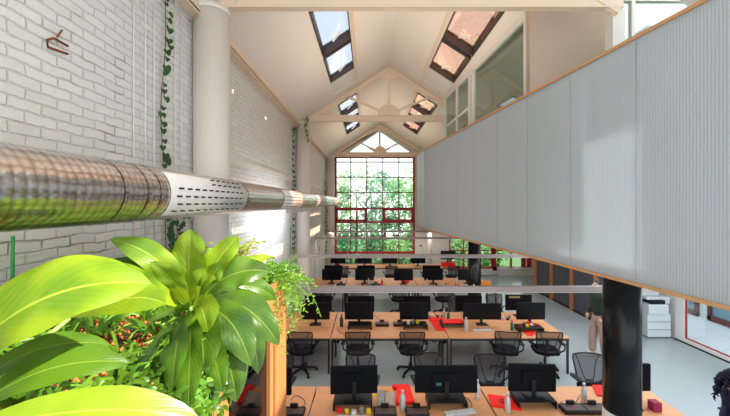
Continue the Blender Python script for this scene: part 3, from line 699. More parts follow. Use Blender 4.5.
# ------------------------------------------------------------------ chairs
def make_chair():
    r = empty('office_chair')
    m = MB()
    for k in range(5):
        a = 2 * PI * k / 5 + .3; m.bar((0, 0, .11), (.27 * math.cos(a), .27 * math.sin(a), .075), .045, .03)
    m.lathe([(.05, .07), (.055, .12), (.035, .15)], (0, 0, 0), 12); m.build('base', BLACK, r)
    for k in range(5):
        a = 2 * PI * k / 5 + .3; m = MB(); c = (.28 * math.cos(a), .28 * math.sin(a) - .02, .03); m.lathe([(.02, 0), (.03, .004), (.03, .036), (.02, .04)], c, 12, axis='y')
        m.lathe([(.008, .03), (.008, .065)], (c[0], c[1] + .02, .02), 6); m.build('caster', BLACK, r)
    MB().lathe([(.028, .14), (.028, .30), (.018, .30), (.018, .42)], (0, 0, 0), 12).build('gas_lift', BSTEEL, r)
    m = MB(); vs = []; n = 10
    poly = [(.25 * (1 if abs(math.cos(2 * PI * k / 24)) > .7 else abs(math.cos(2 * PI * k / 24)) / .7) * (1 if math.cos(2 * PI * k / 24) > 0 else -1) if False else .245 * math.copysign(abs(math.cos(2 * PI * k / 24)) ** .5, math.cos(2 * PI * k / 24)), .235 * math.copysign(abs(math.sin(2 * PI * k / 24)) ** .5, math.sin(2 * PI * k / 24))) for k in range(24)]
    m.prism(poly, .44, .50, 'xy'); m.build('seat', CFAB, r, bevel=.02)
    MB().box(-.12, .12, -.15, .12, .40, .44).build('seat_mechanism', BLACK, r, bevel=.01)
    # back frame: rounded trapezoid ring, curved, leaning backwards
    def bp(u, v):        # u -1..1 across, v 0..1 up
        wd = .19 + .065 * max(0, v) ** .7; return V((u * wd, -.20 - .10 * v + .045 * (1 - u * u) * -1 + .045, .50 + .44 * v))
    ring = [bp(-1, .12), bp(-1, .35), bp(-1, .6), bp(-1, .85), bp(-.93, .97), bp(-.5, 1), bp(0, 1), bp(.5, 1), bp(.93, .97), bp(1, .85), bp(1, .6), bp(1, .35), bp(1, .12)]
    m = MB(); m.tube(ring, .012, 8)
    low = [bp(-1, .12) , bp(-.85, .0), bp(-.4, -.05), bp(0, -.06), bp(.4, -.05), bp(.85, .0), bp(1, .12)]
    m.tube(low, .034, 8); m.build('back_frame', BLACK, r)
    g = MB(); vs = []; fs = []; nu, nv = 8, 8
    for j in range(nv + 1):
        for i in range(nu + 1): vs.append(bp(-.98 + 1.96 * i / nu, .02 + .96 * j / nv))
    for j in range(nv):
        for i in range(nu): k = j * (nu + 1) + i; fs.append((k, k + 1, k + nu + 2, k + nu + 1))
    g.add(vs, fs, True); g.build('back_mesh', MESHB, r)
    m = MB()
    for s in (-1, 1): m.tube([V((s * .05, -.20, .50)), bp(s * .45, .3) + V((0, -.02, 0)), bp(s * .55, .65) + V((0, -.02, 0)), bp(s * .75, .97)], .008, 6)
    m.bar((0, -.10, .43), (0, -.23, .52), .10, .03); m.build('back_support', BLACK, r)
    for s in (-1, 1):
        m = MB(); m.tube([(s * .20, -.22, .52), (s * .28, -.24, .58), (s * .30, -.20, .63), (s * .30, -.10, .645)], .016, 8)
        m.box(s * .30 - .04, s * .30 + .04, -.16, .10, .635, .66); m.build('armrest', BLACK, r, bevel=.008)
    return r
CH = Proto(make_chair)
def chair(px, Y, rz, label, group): CH.put(((px - 368) * Y / F, Y, 0), rz, label, 'chair', group)
rd = random.Random(3)
g2 = 'mesh chairs on the near side of the second desk row'
for px, l in ((303, 'leftmost mesh office chair at the second row, partly behind the fern'), (358, 'mesh office chair behind the green bottle desk, second from left in the second row'),
              (411, 'mesh office chair in the middle of the second row, left of the red cloth'), (507, 'mesh office chair in the second row behind the wide-screen desk, right of the silver bottle'),
              (547, 'rightmost mesh office chair of the second row at the desk end')):
    chair(px * 1.0 if px < 500 else px - 2, 6.78, rd.uniform(-.08, .08) + (-.18 if px > 500 else 0), l, g2)
for px, Y, l in ((273, 5.25, 'mesh chair at the left end of the front row behind the wooden booth'), (358, 5.3, 'mesh chair hidden behind the left monitor of the front row'), (433, 5.3, 'mesh chair hidden behind the wide monitor of the front row'),
                 (494, 5.25, 'mesh chair facing the front row with its back fully in view, between two monitors'), (597, 5.3, 'mesh chair at the front row beside the black column')):
    chair(px, Y, PI + rd.uniform(-.15, .15), l, 'mesh chairs on the far side of the front desk row')
for px, Y, l in ((318, 8.9, 'chair on the far side of the second row behind its leftmost monitors'), (459, 8.75, 'chair on the far side of the second row behind the red riser'), (499, 8.9, 'chair on the far side of the second row, right of the wide screen')):
    chair(px, Y, PI + rd.uniform(-.3, .3), l, 'mesh chairs on the far side of the second desk row')
for px, l in ((325, 'leftmost mesh chair tucked in at the third row'), (358, 'second mesh chair from the left at the third row'), (399.5, 'third mesh chair from the left at the third row'), (443, 'rightmost mesh chair at the third row')):
    chair(px, 10.35, rd.uniform(-.2, .2), l, 'mesh chairs on the near side of the third desk row')
for px, l in ((342, 'leftmost mesh chair at the back row'), (391, 'mesh chair at the back row in front of the middle of the red window'), (428, 'mesh chair at the back row by the white wall'), (452, 'rightmost mesh chair at the back row beside the far black column')):
    chair(px, 13.55, rd.uniform(-.2, .2), l, 'mesh chairs at the back desk row')

# ------------------------------------------------------------------ monitors
def rounded(wd, z0, z1, r, n=4):
    pts = []
    for cx, cz, a0 in ((wd / 2 - r, z0 + r, -PI / 2), (wd / 2 - r, z1 - r, 0), (-wd / 2 + r, z1 - r, PI / 2), (-wd / 2 + r, z0 + r, PI)):
        for k in range(n + 1): a = a0 + PI / 2 * k / n; pts.append((cx + r * math.cos(a), cz + r * math.sin(a)))
    return pts
def make_monitor(wd, neck, hh=.375):
    def mk():
        r = empty('monitor')
        MB().prism(rounded(wd, neck, neck + hh, .012), -.018, .012).build('casing', BACKM, r)
        MB().prism(rounded(wd - .02, neck + .02, neck + hh - .01, .006), -.0195, -.018).build('screen', SCREEN, r)
        m = MB(); m.prism(rounded(wd * .45, neck + .08, neck + hh - .09, .03), .012, .035); m.build('rear_cover', BACKM, r)
        if wd > .7 and neck < .1: MB().prism([(.07, neck + .11), (.14, neck + .11), (.14, neck + .15), (.07, neck + .15)], .035, .0365).build('port_label', mat('teal_label', (.05, .16, .17), .5), r)
        m = MB(); m.box(-.03, .03, .035, .06, .01, neck + .18); m.build('stand_neck', BLACK, r, bevel=.005)
        m = MB(); m.prism([(-.13, -.06), (.13, -.06), (.11, .12), (-.11, .12)], 0, .012, 'xy'); m.build('stand_foot', BLACK, r)
        return r
    return mk
MS = Proto(make_monitor(.64, .125)); MWd = Proto(make_monitor(.85, .125, .36)); ML = Proto(make_monitor(.64, .05)); MLW = Proto(make_monitor(.85, .05, .37))
DZ0 = .7405
def monitor(pr, px, Y, rz, label, group, z=DZ0): return pr.put(((px - 368) * Y / F, Y, z), rz, label, 'monitor', group)
def make_riser():
    r = empty('monitor_riser')
    MB().box(-.26, .26, -.13, .14, .08, .095).build('shelf', BLACK, r, bevel=.003)
    for s in (-1, 1): MB().box(s * .25 - .01, s * .25 + .01, -.13, .14, 0, .08).build('side_leg', BLACK, r)
    return r
RS = Proto(make_riser)
def riser(px, Y, label, group='black monitor risers', rz=0): RS.put(((px - 368) * Y / F, Y, DZ0), rz, label, 'monitor stand', group)
gF = 'monitors seen from behind on the front row'
RZ = DZ0 + .0955
monitor(MS, 268, 4.5, PI, 'black monitor seen from behind, front row, cut by the wooden booth', gF)
monitor(ML, 354, 4.5, PI + .05, 'black monitor back on a riser, left of the red bag, front row', gF, RZ)
monitor(MLW, 446, 4.52, PI, 'extra wide black monitor seen from behind with teal label, front row', gF, RZ)
monitor(ML, 532, 4.55, PI - .03, 'black monitor seen from behind on a riser, right of the red laptop', gF, RZ)
monitor(MS, 627, 4.6, PI, 'black monitor seen from behind, half hidden by the foreground black column', gF)
riser(353, 4.47, 'black riser under the front row monitor left of the red bag')
riser(446, 4.5, 'black riser under the extra wide front row monitor'); riser(533, 4.52, 'black riser under the front row monitor right of the red laptop')
gS = 'black screens facing the viewer on the second row'
for pr, px, l in ((MS, 315.5, 'black screen facing the viewer, leftmost in the second row'), (MS, 359, 'black screen facing the viewer behind the green bottle'),
                  (MS, 414, 'black screen facing the viewer on a black riser, left of the red cloth'), (MWd, 482, 'extra wide black screen facing the viewer, beside the silver bottle'),
                  (MS, 530.5, 'black screen facing the viewer at the right end of the second row')):
    monitor(pr, px, 7.42, 0, l, gS)
gT = 'monitors on the far side of the second row, seen from behind'
for px, Y, l in ((318.5, 8.0, 'monitor back peeping over the leftmost second row screen'), (361, 7.95, 'monitor back peeping over the screen behind the green bottle'), (417, 7.95, 'monitor back peeping over the middle second row screen'),
                 (468.5, 8.0, 'monitor seen from behind above the red riser, second row'), (518.5, 8.05, 'monitor with a yellow note on its back at the right of the second row')):
    o = monitor(MS, px, Y, PI, l, gT)
    if 'yellow note' in l: tag(MB().box(-.17, .1, -.0, .0015, 0, .05).build('sticky_note_strip', mat('dull_yellow_note', (.30, .24, .10), .8)), 'dull yellow paper strip stuck along the top of a second row monitor back', 'note').location = (o.location.x - .08, Y - .0375, 1.17)
gU = 'monitors on the third row'
for px, Y, rz, l in ((331.5, 11.2, 0, 'black screen facing the viewer, leftmost on the third row'), (364.5, 11.2, 0, 'black screen facing the viewer, second on the third row'), (403.5, 11.15, 0, 'black screen facing the viewer, on the third row above the small red box'),
                     (433.5, 11.2, 0, 'black screen facing the viewer, fourth on the third row'), (467.5, 11.2, 0, 'black screen on the third row touching the far black column'),
                     (333.5, 11.85, PI, 'monitor back behind the leftmost third row screen'), (366, 11.85, PI, 'monitor back behind the second third row screen'), (431.5, 11.85, PI, 'monitor back behind the fourth third row screen')):
    monitor(MS, px, Y, rz, l, gU)
gV = 'monitors on the back row'
for px, l in ((338, 'leftmost black screen on the back row below the red window'), (364.5, 'second black screen from the left on the back row'), (390, 'third black screen from the left on the back row'), (418, 'black screen on the back row before the white wall')):
    monitor(MS, px, 14.35, 0, l, gV)
monitor(MS, 448, 14.3, 0, 'rightmost back row screen, raised on a red box', gV, DZ0 + .17)
X = (448 - 368) * 14.3 / F
tag(MB().box(X - .28, X + .28, 14.12, 14.45, DZ0, DZ0 + .169).build('storage_box', REDCL, bevel=.01), 'red box holding up the rightmost back row screen', 'box')

# ------------------------------------------------------------------ things on desks
def bottle(px, Y, h, m_, label, mcap=None, rz=0):
    o = empty('drinking_bottle', ((px - 368) * Y / F, Y, DZ0), label=label, cat='bottle')
    r = h * .145
    MB().lathe([(r * .9, 0), (r, .01), (r, h * .62), (r * .85, h * .70), (r * .45, h * .80), (r * .42, h * .86)], (0, 0, 0), 18).build('body', m_, o)
    MB().lathe([(r * .5, h * .86), (r * .5, h * .98), (r * .4, h)], (0, 0, 0), 14).build('cap', mcap or m_, o)
def flat(name, poly, z0, z1, m_, label, cat, kids=None, group=None):     # poly in world XY
    cx = sum(p[0] for p in poly) / len(poly); cy = sum(p[1] for p in poly) / len(poly)
    o = MB().prism([(p[0] - cx, p[1] - cy) for p in poly], 0, z1 - z0, 'xy').build(name, m_, bevel=min(.006, (z1 - z0) * .3)); o.location = (cx, cy, z0)
    tag(o, label, cat, group); return o
def G(px, py, z=DZ0):    # the point of a level surface at height z seen at this place of the photograph
    d = F * (H - z) / (py - 203); return ((px - 368) * d / F, d)
bottle(402.5, 4.36, .27, BOTW, 'pale grey metal bottle in front of the red bag on the front row')
bottle(477.5, 4.62, .27, BOTW, 'pale metal bottle just right of the extra wide monitor on the front row')
bottle(507.5, 4.33, .25, BOTW, 'white metal bottle standing before the red laptop on the front row')
bottle(584, 4.55, .26, BOTW, 'white metal bottle with cables around it, left of the foreground black column')
bottle(341.5, 7.32, .27, BOTG, 'dark green bottle on the second row desk')
bottle(466, 7.05, .30, BOTW, 'silver bottle on the second row between the red riser and wide screen')
bottle(444, 7.8, .25, BOTW, 'white bottle on the far side of the second row near the red cloth')
bottle(448.5, 7.7, .24, BOTT, 'teal bottle beside the white one behind the red riser top')
bottle(512, 7.1, .22, BOTT, 'small dark teal bottle on the second row left of the end screen', REDCL)
bottle(368.5, 11.0, .24, BOTW, 'tiny pale bottle before a third row screen')
bottle(427, 11.0, .22, BOTW, 'small white bottle on the third row left of the fourth screen'); bottle(457, 11.0, .28, BOTW, 'small white bottle on the third row beside the far black column')
bottle(382, 10.95, .22, REDCL, 'small red bottle with blue cap in the middle of the third row', BLUE)
# red things
flat('tote_bag', [G(392, 387.5), G(409, 387), G(411, 394), G(415, 405), G(396, 406), G(397, 390.5), G(393, 390)], DZ0, DZ0 + .05, REDCL, 'red cloth tote bag lying flat on the front row desk', 'bag')
lap = empty('laptop', (G(505, 402)[0], G(505, 402)[1], DZ0), label='closed bright red laptop with a dark round emblem on the front row desk', cat='laptop')
MB().prism([G(488, 395), G(518, 399), G(522, 411), G(491, 407)], DZ0, DZ0 + .018, 'xy').build('lid', REDCL, lap, world=True, bevel=.003)
m = MB(); c = G(503, 401, DZ0 + .02)
m.tube([(c[0] + .045 * math.cos(a), c[1] + .05 * math.sin(a), DZ0 + .019) for a in [PI * .25 + k * PI * 1.5 / 10 for k in range(11)]], .006, 5); m.tube([(c[0] - .02, c[1] - .02, DZ0 + .019), (c[0] + .03, c[1] + .03, DZ0 + .019)], .006, 5)
m.build('emblem', BLACK, lap, world=True)
flat('red_folder', [G(592, 386), G(602, 386), G(606, 397), G(597, 396)], DZ0, DZ0 + .02, REDCL, 'red folder on the front row left of the foreground black column', 'folder')
flat('red_cloth', [G(430, 320), G(441, 320), G(446, 331), G(436, 331)], DZ0, DZ0 + .012, REDCL, 'red cloth hanging over the joint of the second row desks', 'cloth')
flat('red_cloth', [G(428, 318.5), G(443, 318.5), G(443, 321.5), G(430, 322)], DZ0 + .0, DZ0 + .03, REDCL, 'folded red cloth behind the other red cloth on the second row', 'cloth')
X, Y = G(452.5, 326)
riser(452.5, Y, 'black riser with a red folder on top, second row'); flat('red_folder', [(X - .24, Y - .12), (X + .2, Y - .12), (X + .24, Y + .14), (X - .2, Y + .1)], DZ0 + .0955, DZ0 + .12, REDCL, 'red folder on the black riser of the second row', 'folder')
flat('red_folder', [G(522, 331), G(537, 331), G(533, 336), G(528, 336)], DZ0, DZ0 + .01, REDCL, 'red folder at the desk edge between the two right second row chairs', 'folder')
flat('red_box', [G(401, 280), G(409, 280), G(409, 283), G(401, 283)], DZ0, DZ0 + .06, REDCL, 'small red box on the third row below a screen', 'box')
flat('red_box', [G(480, 282), G(491, 282), G(491, 285), G(480, 285)], DZ0, DZ0 + .05, ORG, 'orange-red box at the right end of the third row', 'box')
# risers on second row with clutter
riser(415, 7.25, 'black riser with clutter before the middle second row screen'); riser(529, 7.1, 'black riser crowded with toys before the end screen of the second row'); riser(360, 7.25, 'black riser before the screen behind the green bottle')
def cluster(cx, cy, z, n, mats, name, labelf, sx=.2, sy=.08, seed=1):
    r_ = random.Random(seed)
    for k in range(n):
        x = cx - sx + 2 * sx * (k + .5) / n; y = cy + r_.uniform(-sy, sy); m_, cn = mats[k % len(mats)]; hh = r_.uniform(.04, .09)
        mb = MB()
        if k % 2: mb.lathe([(.022, 0), (.028, .01), (.028, hh), (.020, hh + .01)], (0, 0, 0), 12)
        else: mb.prism([(-.03, -.02), (.03, -.025), (.028, .02), (-.03, .025)], 0, hh * .8, 'xy')
        o = mb.build(name, m_, bevel=.003); o.location = (x, y, z); tag(o, labelf % (cn, ['first', 'second', 'third', 'fourth', 'fifth', 'sixth', 'seventh'][k]), name.replace('_', ' '))
cl = [(MAG, 'magenta'), (BLACK, 'black'), (YEL, 'yellow'), (REDCL, 'red'), (PAPER, 'white'), (REDCL, 'red'), (MAG, 'dark pink')]
X = (529 - 368) * 7.1 / F
cluster(X, 7.1, DZ0 + .0955, 7, cl, 'desk_toy', '%s desk toy, %s from left on the riser at the second row end', .22, .05, 4)
X = (415 - 368) * 7.25 / F
cluster(X, 7.22, DZ0 + .0955, 4, [(PAPER, 'white'), (GREYB, 'grey'), (YEL, 'yellow'), (BLACK, 'black')], 'stationery_pot', '%s pot, %s from the left on the riser of the middle second row screen', .2, .04, 5)
X = (354 - 368) * 4.3 / F
cluster(X, 4.30, DZ0, 5, [(REDCL, 'red'), (YEL, 'yellow'), (PAPER, 'white'), (GREYB, 'grey'), (YEL, 'yellow')], 'stationery_pot', '%s pot, %s from the left under the front row monitor beside the booth', .24, .03, 6)
cluster(G(436, 318)[0], G(436, 317)[1], DZ0, 4, [(BLUE, 'blue'), (PAPER, 'white'), (MAG, 'pink'), (BLUE, 'blue')], 'stationery_pot', '%s pot, %s from the left behind the red cloths', .2, .05, 7)
cluster(G(508, 322)[0], G(508, 319)[1], DZ0, 4, [(REDCL, 'red'), (PAPER, 'white'), (BLACK, 'black'), (GREYB, 'grey')], 'stationery_pot', '%s pot, %s from the left between the wide and the end screen', .2, .07, 8)
cluster(.3, 10.95, DZ0, 5, [(MAG, 'pink'), (BLUE, 'blue'), (BLACK, 'black'), (YEL, 'yellow'), (PAPER, 'white')], 'stationery_pot', '%s pot, %s from the left on the third row centre', .6, .1, 9)
cluster(2.6, 10.95, DZ0, 5, [(PAPER, 'white'), (BLACK, 'black'), (GREYB, 'grey'), (REDCL, 'red'), (PAPER, 'white')], 'stationery_pot', '%s pot, %s from the left on the right of the third row', .8, .1, 10)
flat('card_box', [G(378, 393), G(385, 393), G(384, 409), G(377, 409)], DZ0, DZ0 + .05, GREYB, 'dark grey and blue product box left of the papers on the front row', 'box')
flat('paper_stack', [G(385.5, 394), G(395, 394), G(395, 407), G(384.5, 407)], DZ0, DZ0 + .03, mat('beige_paper', (.42, .33, .27), .8), 'stack of beige papers beside the red bag on the front row', 'papers')
flat('sticky_note', [G(385, 389), G(389, 389), G(389, 391.5), G(385, 391.5)], DZ0, DZ0 + .01, ORG, 'small orange sticky pad above the beige papers', 'note')
flat('sticky_note', [G(371, 394), G(375, 394), G(375, 397), G(371, 397)], DZ0, DZ0 + .01, YEL, 'yellow sticky pad by the lower corner of the left front row monitor', 'note')
mb_ = MB().box(-.055, .055, -.05, .05, 0, .12).build('gift_box', MAG, bevel=.004); mb_.location = (G(656, 411)[0], G(656, 411)[1] + .02, DZ0); tag(mb_, 'magenta box at the right end of the front row desk', 'box')
# desk power boxes with flaps on the joints
def make_power():
    r = empty('desk_power_box'); MB().box(-.15, .15, -.09, .09, 0, .05).build('body', BLACK, r, bevel=.006); MB().box(-.13, .13, -.075, .04, .05, .056).build('flap', mat('brown_flap', (.10, .055, .045), .5), r)
    MB().box(-.05, .05, .05, .08, .05, .10).build('handle', BLACK, r); return r
PB = Proto(make_power)
for px, Y, l in ((293, 4.28, 'black power box at the left of the front row by the booth'), (385, 4.28, 'black power box in front of the beige papers, front row'), (417, 4.28, 'black power box right of the grey bottle, front row'),
                 (573, 4.35, 'black power box near the cable tangle, front row'), (595, 4.35, 'black power box left of the foreground column')):
    PB.put(((px - 368) * Y / F, Y, DZ0), 0, l, 'power box', 'desk power boxes')
for px, l in ((382, 'black power box on the second row, left of a pair'), (405, 'black power box on the second row, right of a pair under the middle screen')):
    PB.put(((px - 368) * 7.46 / F - (.12 if px > 400 else 0), 7.42 - .02, DZ0), 0, l, 'power box', 'desk power boxes')
for px, l in ((341, 'small black power box at the left of the third row'), (376, 'small black power box in the middle of the third row')):
    PB.put(((px - 368) * 11.0 / F, 11.0, DZ0), 0, l, 'power box', 'desk power boxes')
def make_kb():
    r = empty('keyboard'); MB().box(-.21, .21, -.06, .06, 0, .015).build('body', SILV, r, bevel=.003)
    m = MB()
    for j in range(4):
        for i in range(14): m.box(-.2 + i * .0285, -.2 + i * .0285 + .023, -.05 + j * .026, -.05 + j * .026 + .020, .015, .019)
    m.build('keys', PAPER, r); return r
KB = Proto(make_kb)
for px, Y, rz, l in ((482, 7.08, .03, 'silver keyboard before the extra wide second row screen'), (460, 4.3, .2, 'pale keyboard under the extra wide front row monitor'), (353, 4.19, 0, 'pale keyboard at the foot of the left front row monitor')):
    KB.put(((px - 368) * Y / F, Y, DZ0), rz, l, 'keyboard')
def cable(pts, label, r=.004):
    tag(MB().tube([(x, y, DZ0 + r + dz) for (x, y, dz) in pts], r, 6).build('cable', BLACK), label, 'cable')
def gc(px, py, dz=0): x, y = G(px, py); return (x, y, dz)
def smooth(pts, n=6):
    o = []
    for i in range(len(pts) - 1):
        p0, p1, p2, p3 = [V(pts[min(max(j, 0), len(pts) - 1)]) for j in (i - 1, i, i + 1, i + 2)]
        for k in range(n):
            t = k / n; o.append(tuple(.5 * ((2 * p1) + (p2 - p0) * t + (2 * p0 - 5 * p1 + 4 * p2 - p3) * t * t + (3 * p1 - p0 - 3 * p2 + p3) * t ** 3)))
    o.append(tuple(pts[-1])); return o
cable(smooth([gc(291, 400), gc(296, 396), gc(303, 399), gc(305, 404), gc(299, 409)]), 'black looping cable on the left of the front row beside the booth')
cable(smooth([gc(462, 397), gc(468, 399), gc(472, 406), gc(467, 411), gc(462, 407), gc(466, 400)]), 'black looping cable right of the extra wide front row monitor')
cable(smooth([gc(560, 402), gc(568, 406), gc(576, 402), gc(580, 396), gc(586, 400), gc(596, 406)]), 'black cable wandering past the white bottle near the foreground column')
cable(smooth([gc(337, 328), gc(339, 332), gc(345, 334)]), 'short cable on the second row left of the green bottle')
cable(smooth([gc(374, 315), gc(378, 319), gc(381, 322)]), 'short cable on the far side of the second row beside the power box')
mb = MB(); mb.lathe([(.03, 0), (.035, .02), (.03, .035), (.01, .04)], (0, 0, 0), 12); o = mb.build('computer_mouse', BLACK); o.location = (G(640, 410)[0], G(640, 410)[1], DZ0); o.scale = (.9, 1.4, .9); tag(o, 'black mouse between the foreground black column and the magenta box', 'mouse')
# bags under / beside
for px, Y, l in ((336, 7.75, 'black bag hanging under the second row between two desks'), (443, 7.75, 'black bag hanging under the second row below the red riser')):
    X = (px - 368) * Y / F
    b = empty('hanging_bag', (X, Y, 0), label=l, cat='bag'); MB().box(-.08, .08, -.12, .12, .22, .60).build('bag_body', CFAB, b, bevel=.03); MB().tube([(0, -.08, .58), (0, -.04, .674), (0, .04, .674), (0, .08, .58)], .008, 6).build('strap', CFAB, b)

# ================================================================== PRINTER
pr = empty('printer', (7.49, 8.75, 0), label='white floor-standing office printer by the right wall near the glass door', cat='printer')
MB().box(7.19, 7.79, 8.48, 9.05, .03, .62).build('cabinet', PRINTW, pr, world=True, bevel=.015)
MB().box(7.19, 7.70, 8.44, 9.05, .622, .88).build('engine_body', PRINTW, pr, world=True, bevel=.015)
MB().box(7.19, 7.79, 8.50, 9.05, .98, 1.06).build('scanner_bed', PRINTW, pr, world=True, bevel=.015)
MB().box(7.24, 7.62, 8.46, 9.0, .89, .97).build('output_slot', BLACK, pr, world=True)
MB().box(7.66, 7.79, 8.52, 9.05, .88, .98).build('side_tower', PRINTW, pr, world=True)
MB().box(7.14, 7.60, 8.60, 9.05, 1.065, 1.17).build('document_feeder', PRINTW, pr, world=True, bevel=.02)
MB().box(7.16, 7.5, 8.55, 8.75, 1.17, 1.19).build('control_panel', BLACK, pr, world=True)
m = MB(); m.box(7.20, 7.78, 8.47, 8.48, .22, .23); m.box(7.20, 7.78, 8.47, 8.48, .42, .43); m.build('drawer_gap', GREYB, pr, world=True)
for x in (7.25, 7.72):
    for y in (8.56, 8.98): MB().lathe([(.025, 0), (.025, .03)], (x, y, 0), 10).build('foot', BLACK, pr, world=True)
tag(MB().tube(smooth([(7.80, 8.6, .5), (7.83, 8.58, .3), (7.80, 8.52, .05), (7.83, 8.45, .012), (7.78, 8.36, .012)]), .006, 6).build('cable', BLACK), 'black power cable trailing from the white printer to the floor', 'cable')

# ================================================================== BOOTH AND PLANTER
bo = empty('timber_booth', (-1.27, 1.55, 0), label='orange timber booth with glazed side below the planter, lower left', cat='booth')
bx = -.62
MB().box(bx - .09, bx, 2.20, 2.50, 0, 2.71).build('post', OWOOD, bo, world=True)
MB().box(bx - .07, bx - .012, 2.13, 2.20, 0, 2.71).build('post', OWOOD, bo, world=True)
MB().box(bx - .09, bx, 1.33, 1.47, 0, 2.71).build('post', OWOOD, bo, world=True)
MB().box(bx - .09, bx, .5, .62, 0, 2.71).build('post', OWOOD, bo, world=True)
MB().box(bx - .045, bx - .035, .62, 2.13, .1, 2.71).build('side_glass', GLB, bo, world=True)
MB().box(bx - .09, bx, .62, 2.13, 0, .1).build('bottom_rail', OWOOD, bo, world=True)
MB().box(-1.9, bx - .09, 2.46, 2.50, 0, 2.71).build('end_wall', OWOOD, bo, world=True)
MB().box(-1.9, bx - .02, .5, 2.50, 2.71, 2.745).build('roof_board', OWOOD, bo, world=True)
m = MB(); m.box(-1.88, bx - .10, 2.43, 2.46, .1, 2.70)
for i in range(18):
    for j in range(38):
        x = -1.86 + i * .064; z = .14 + j * .066
        if x > bx - .14: continue
        m.add([(x, 2.43, z), (x + .055, 2.43, z), (x + .055, 2.43, z + .055), (x, 2.43, z + .055), (x + .0275, 2.395, z + .0275)], [(0, 1, 4), (1, 2, 4), (2, 3, 4), (3, 0, 4)])
m.build('acoustic_foam', FOAM, bo, world=True)
pb = empty('planter_box', (-1.25, 1.4, 2.745), label='long orange timber planter on top of the booth, full of plants', cat='planter')
MB().box(bx - .03, bx, .3, 2.50, 2.746, 2.94).build('side_board', OWOOD, pb, world=True)
MB().box(-1.92, bx - .03, 2.47, 2.50, 2.746, 2.94).build('end_board', OWOOD, pb, world=True)
MB().box(-1.92, bx - .03, .3, .33, 2.746, 2.94).build('end_board', OWOOD, pb, world=True)
MB().box(-1.92, bx - .03, .33, 2.47, 2.746, 2.88).build('soil', SOIL, pb, world=True)
m = MB(); rr = random.Random(5)
for i in range(2600):
    x, y = rr.uniform(-1.88, -.67), rr.uniform(.4, 2.44); r = rr.uniform(.007, .014); z = 2.882 + r * .5
    c = V((x, y, z)); m.add([c + V((r, 0, 0)), c + V((0, r, 0)), c + V((-r, 0, 0)), c + V((0, -r, 0)), c + V((0, 0, r)), c + V((0, 0, -r))], [(0, 1, 4), (1, 2, 4), (2, 3, 4), (3, 0, 4), (1, 0, 5), (2, 1, 5), (3, 2, 5), (0, 3, 5)], True)
tag(m.build('clay_pebbles', ROCK), 'orange clay pebbles covering the planter soil', 'pebbles', kind='stuff')

# peace lily: leaves given as base, bend, tip
CAMN = V((0.1, -1, .35))
C = P(191, 306, 1.45)
lily = empty('peace_lily', (C.x, C.y, 2.885), label='large peace lily with broad yellow-green leaves in the middle of the planter', cat='plant')
LV = [  # bend px,py,d ; tip px,py,d ; width px ; normal ; material
 ((187, 275, 1.45), (190, 229, 1.50), 34, (0, -1, .25), 2), ((206, 270, 1.5), (238, 236, 1.6), 27, (-.2, -1, .3), 2),
 ((166, 250, 1.40), (110, 239, 1.36), 27, (0, -.8, .8), 0), ((225, 262, 1.6), (271, 256, 1.75), 18, (0, -.7, .8), 0),
 ((228, 262, 1.5), (270, 272, 1.55), 34, (.1, -.8, .8), 1), ((243, 284, 1.4), (279, 345, 1.42), 34, (.4, -.9, .6), 1),
 ((232, 300, 1.35), (251, 366, 1.30), 36, (.5, -1, .5), 1), ((228, 330, 1.32), (236, 402, 1.26), 42, (.3, -1, .3), 1),
 ((255, 300, 1.5), (258, 374, 1.5), 28, (.4, -1, .3), 1), ((200, 292, 1.3), (208, 332, 1.22), 34, (.0, -1, .5), 2),
 ((176, 318, 1.12), (172, 392, .94), 36, (-.1, -1, .4), 1), ((205, 318, 1.22), (203, 378, 1.12), 42, (.1, -1, .4), 1),
 ((160, 262, 1.4), (88, 263, 1.35), 26, (0, -.6, .9), 1), ((190, 340, 1.05), (188, 412, .90), 34, (0, -1, .5), 1), ((150, 338, 1.15), (142, 372, 1.0), 24, (-.2, -1, .6), 1),
 ((215, 345, 1.2), (222, 392, 1.12), 26, (.3, -1, .4), 1), ((245, 270, 1.6), (276, 300, 1.7), 24, (.4, -.9, .6), 1), ((150, 290, 1.3), (118, 262, 1.2), 20, (-.2, -.8, .8), 0),
 ((178, 280, 1.35), (150, 262, 1.35), 20, (-.2, -.9, .5), 0),
 ((176, 300, 1.3), (148, 324, 1.2), 22, (-.3, -.8, .8), 1), ((205, 285, 1.5), (222, 262, 1.5), 22, (.1, -1, .3), 0), ((222, 285, 1.45), (262, 318, 1.48), 26, (.3, -.8, .8), 0)]
mats_ = [LF1, LF2]; lfb = [MB(), MB()]; st = MB()
for k, (b, t, wpx, nm, mi) in enumerate(LV):
    bw, tw = P(*b), P(*t); a = C + (bw - C) * .12 + V((0, 0, -.02))
    lfb[mi % 2].leaf(a, bw, tw, wpx * t[2] / F, nm, 18, 4, .10, .15, .64 if mi == 2 else .5)
    st.tube([(C.x, C.y, 2.88), C.lerp(a, .5) + V((0, 0, -.06)), a], [.007, .006, .004], 6)
lfb[0].build('bright_leaves', LF1, lily, world=True); lfb[1].build('deep_green_leaves', LF2, lily, world=True); st.build('stems', STEM, lily, world=True)
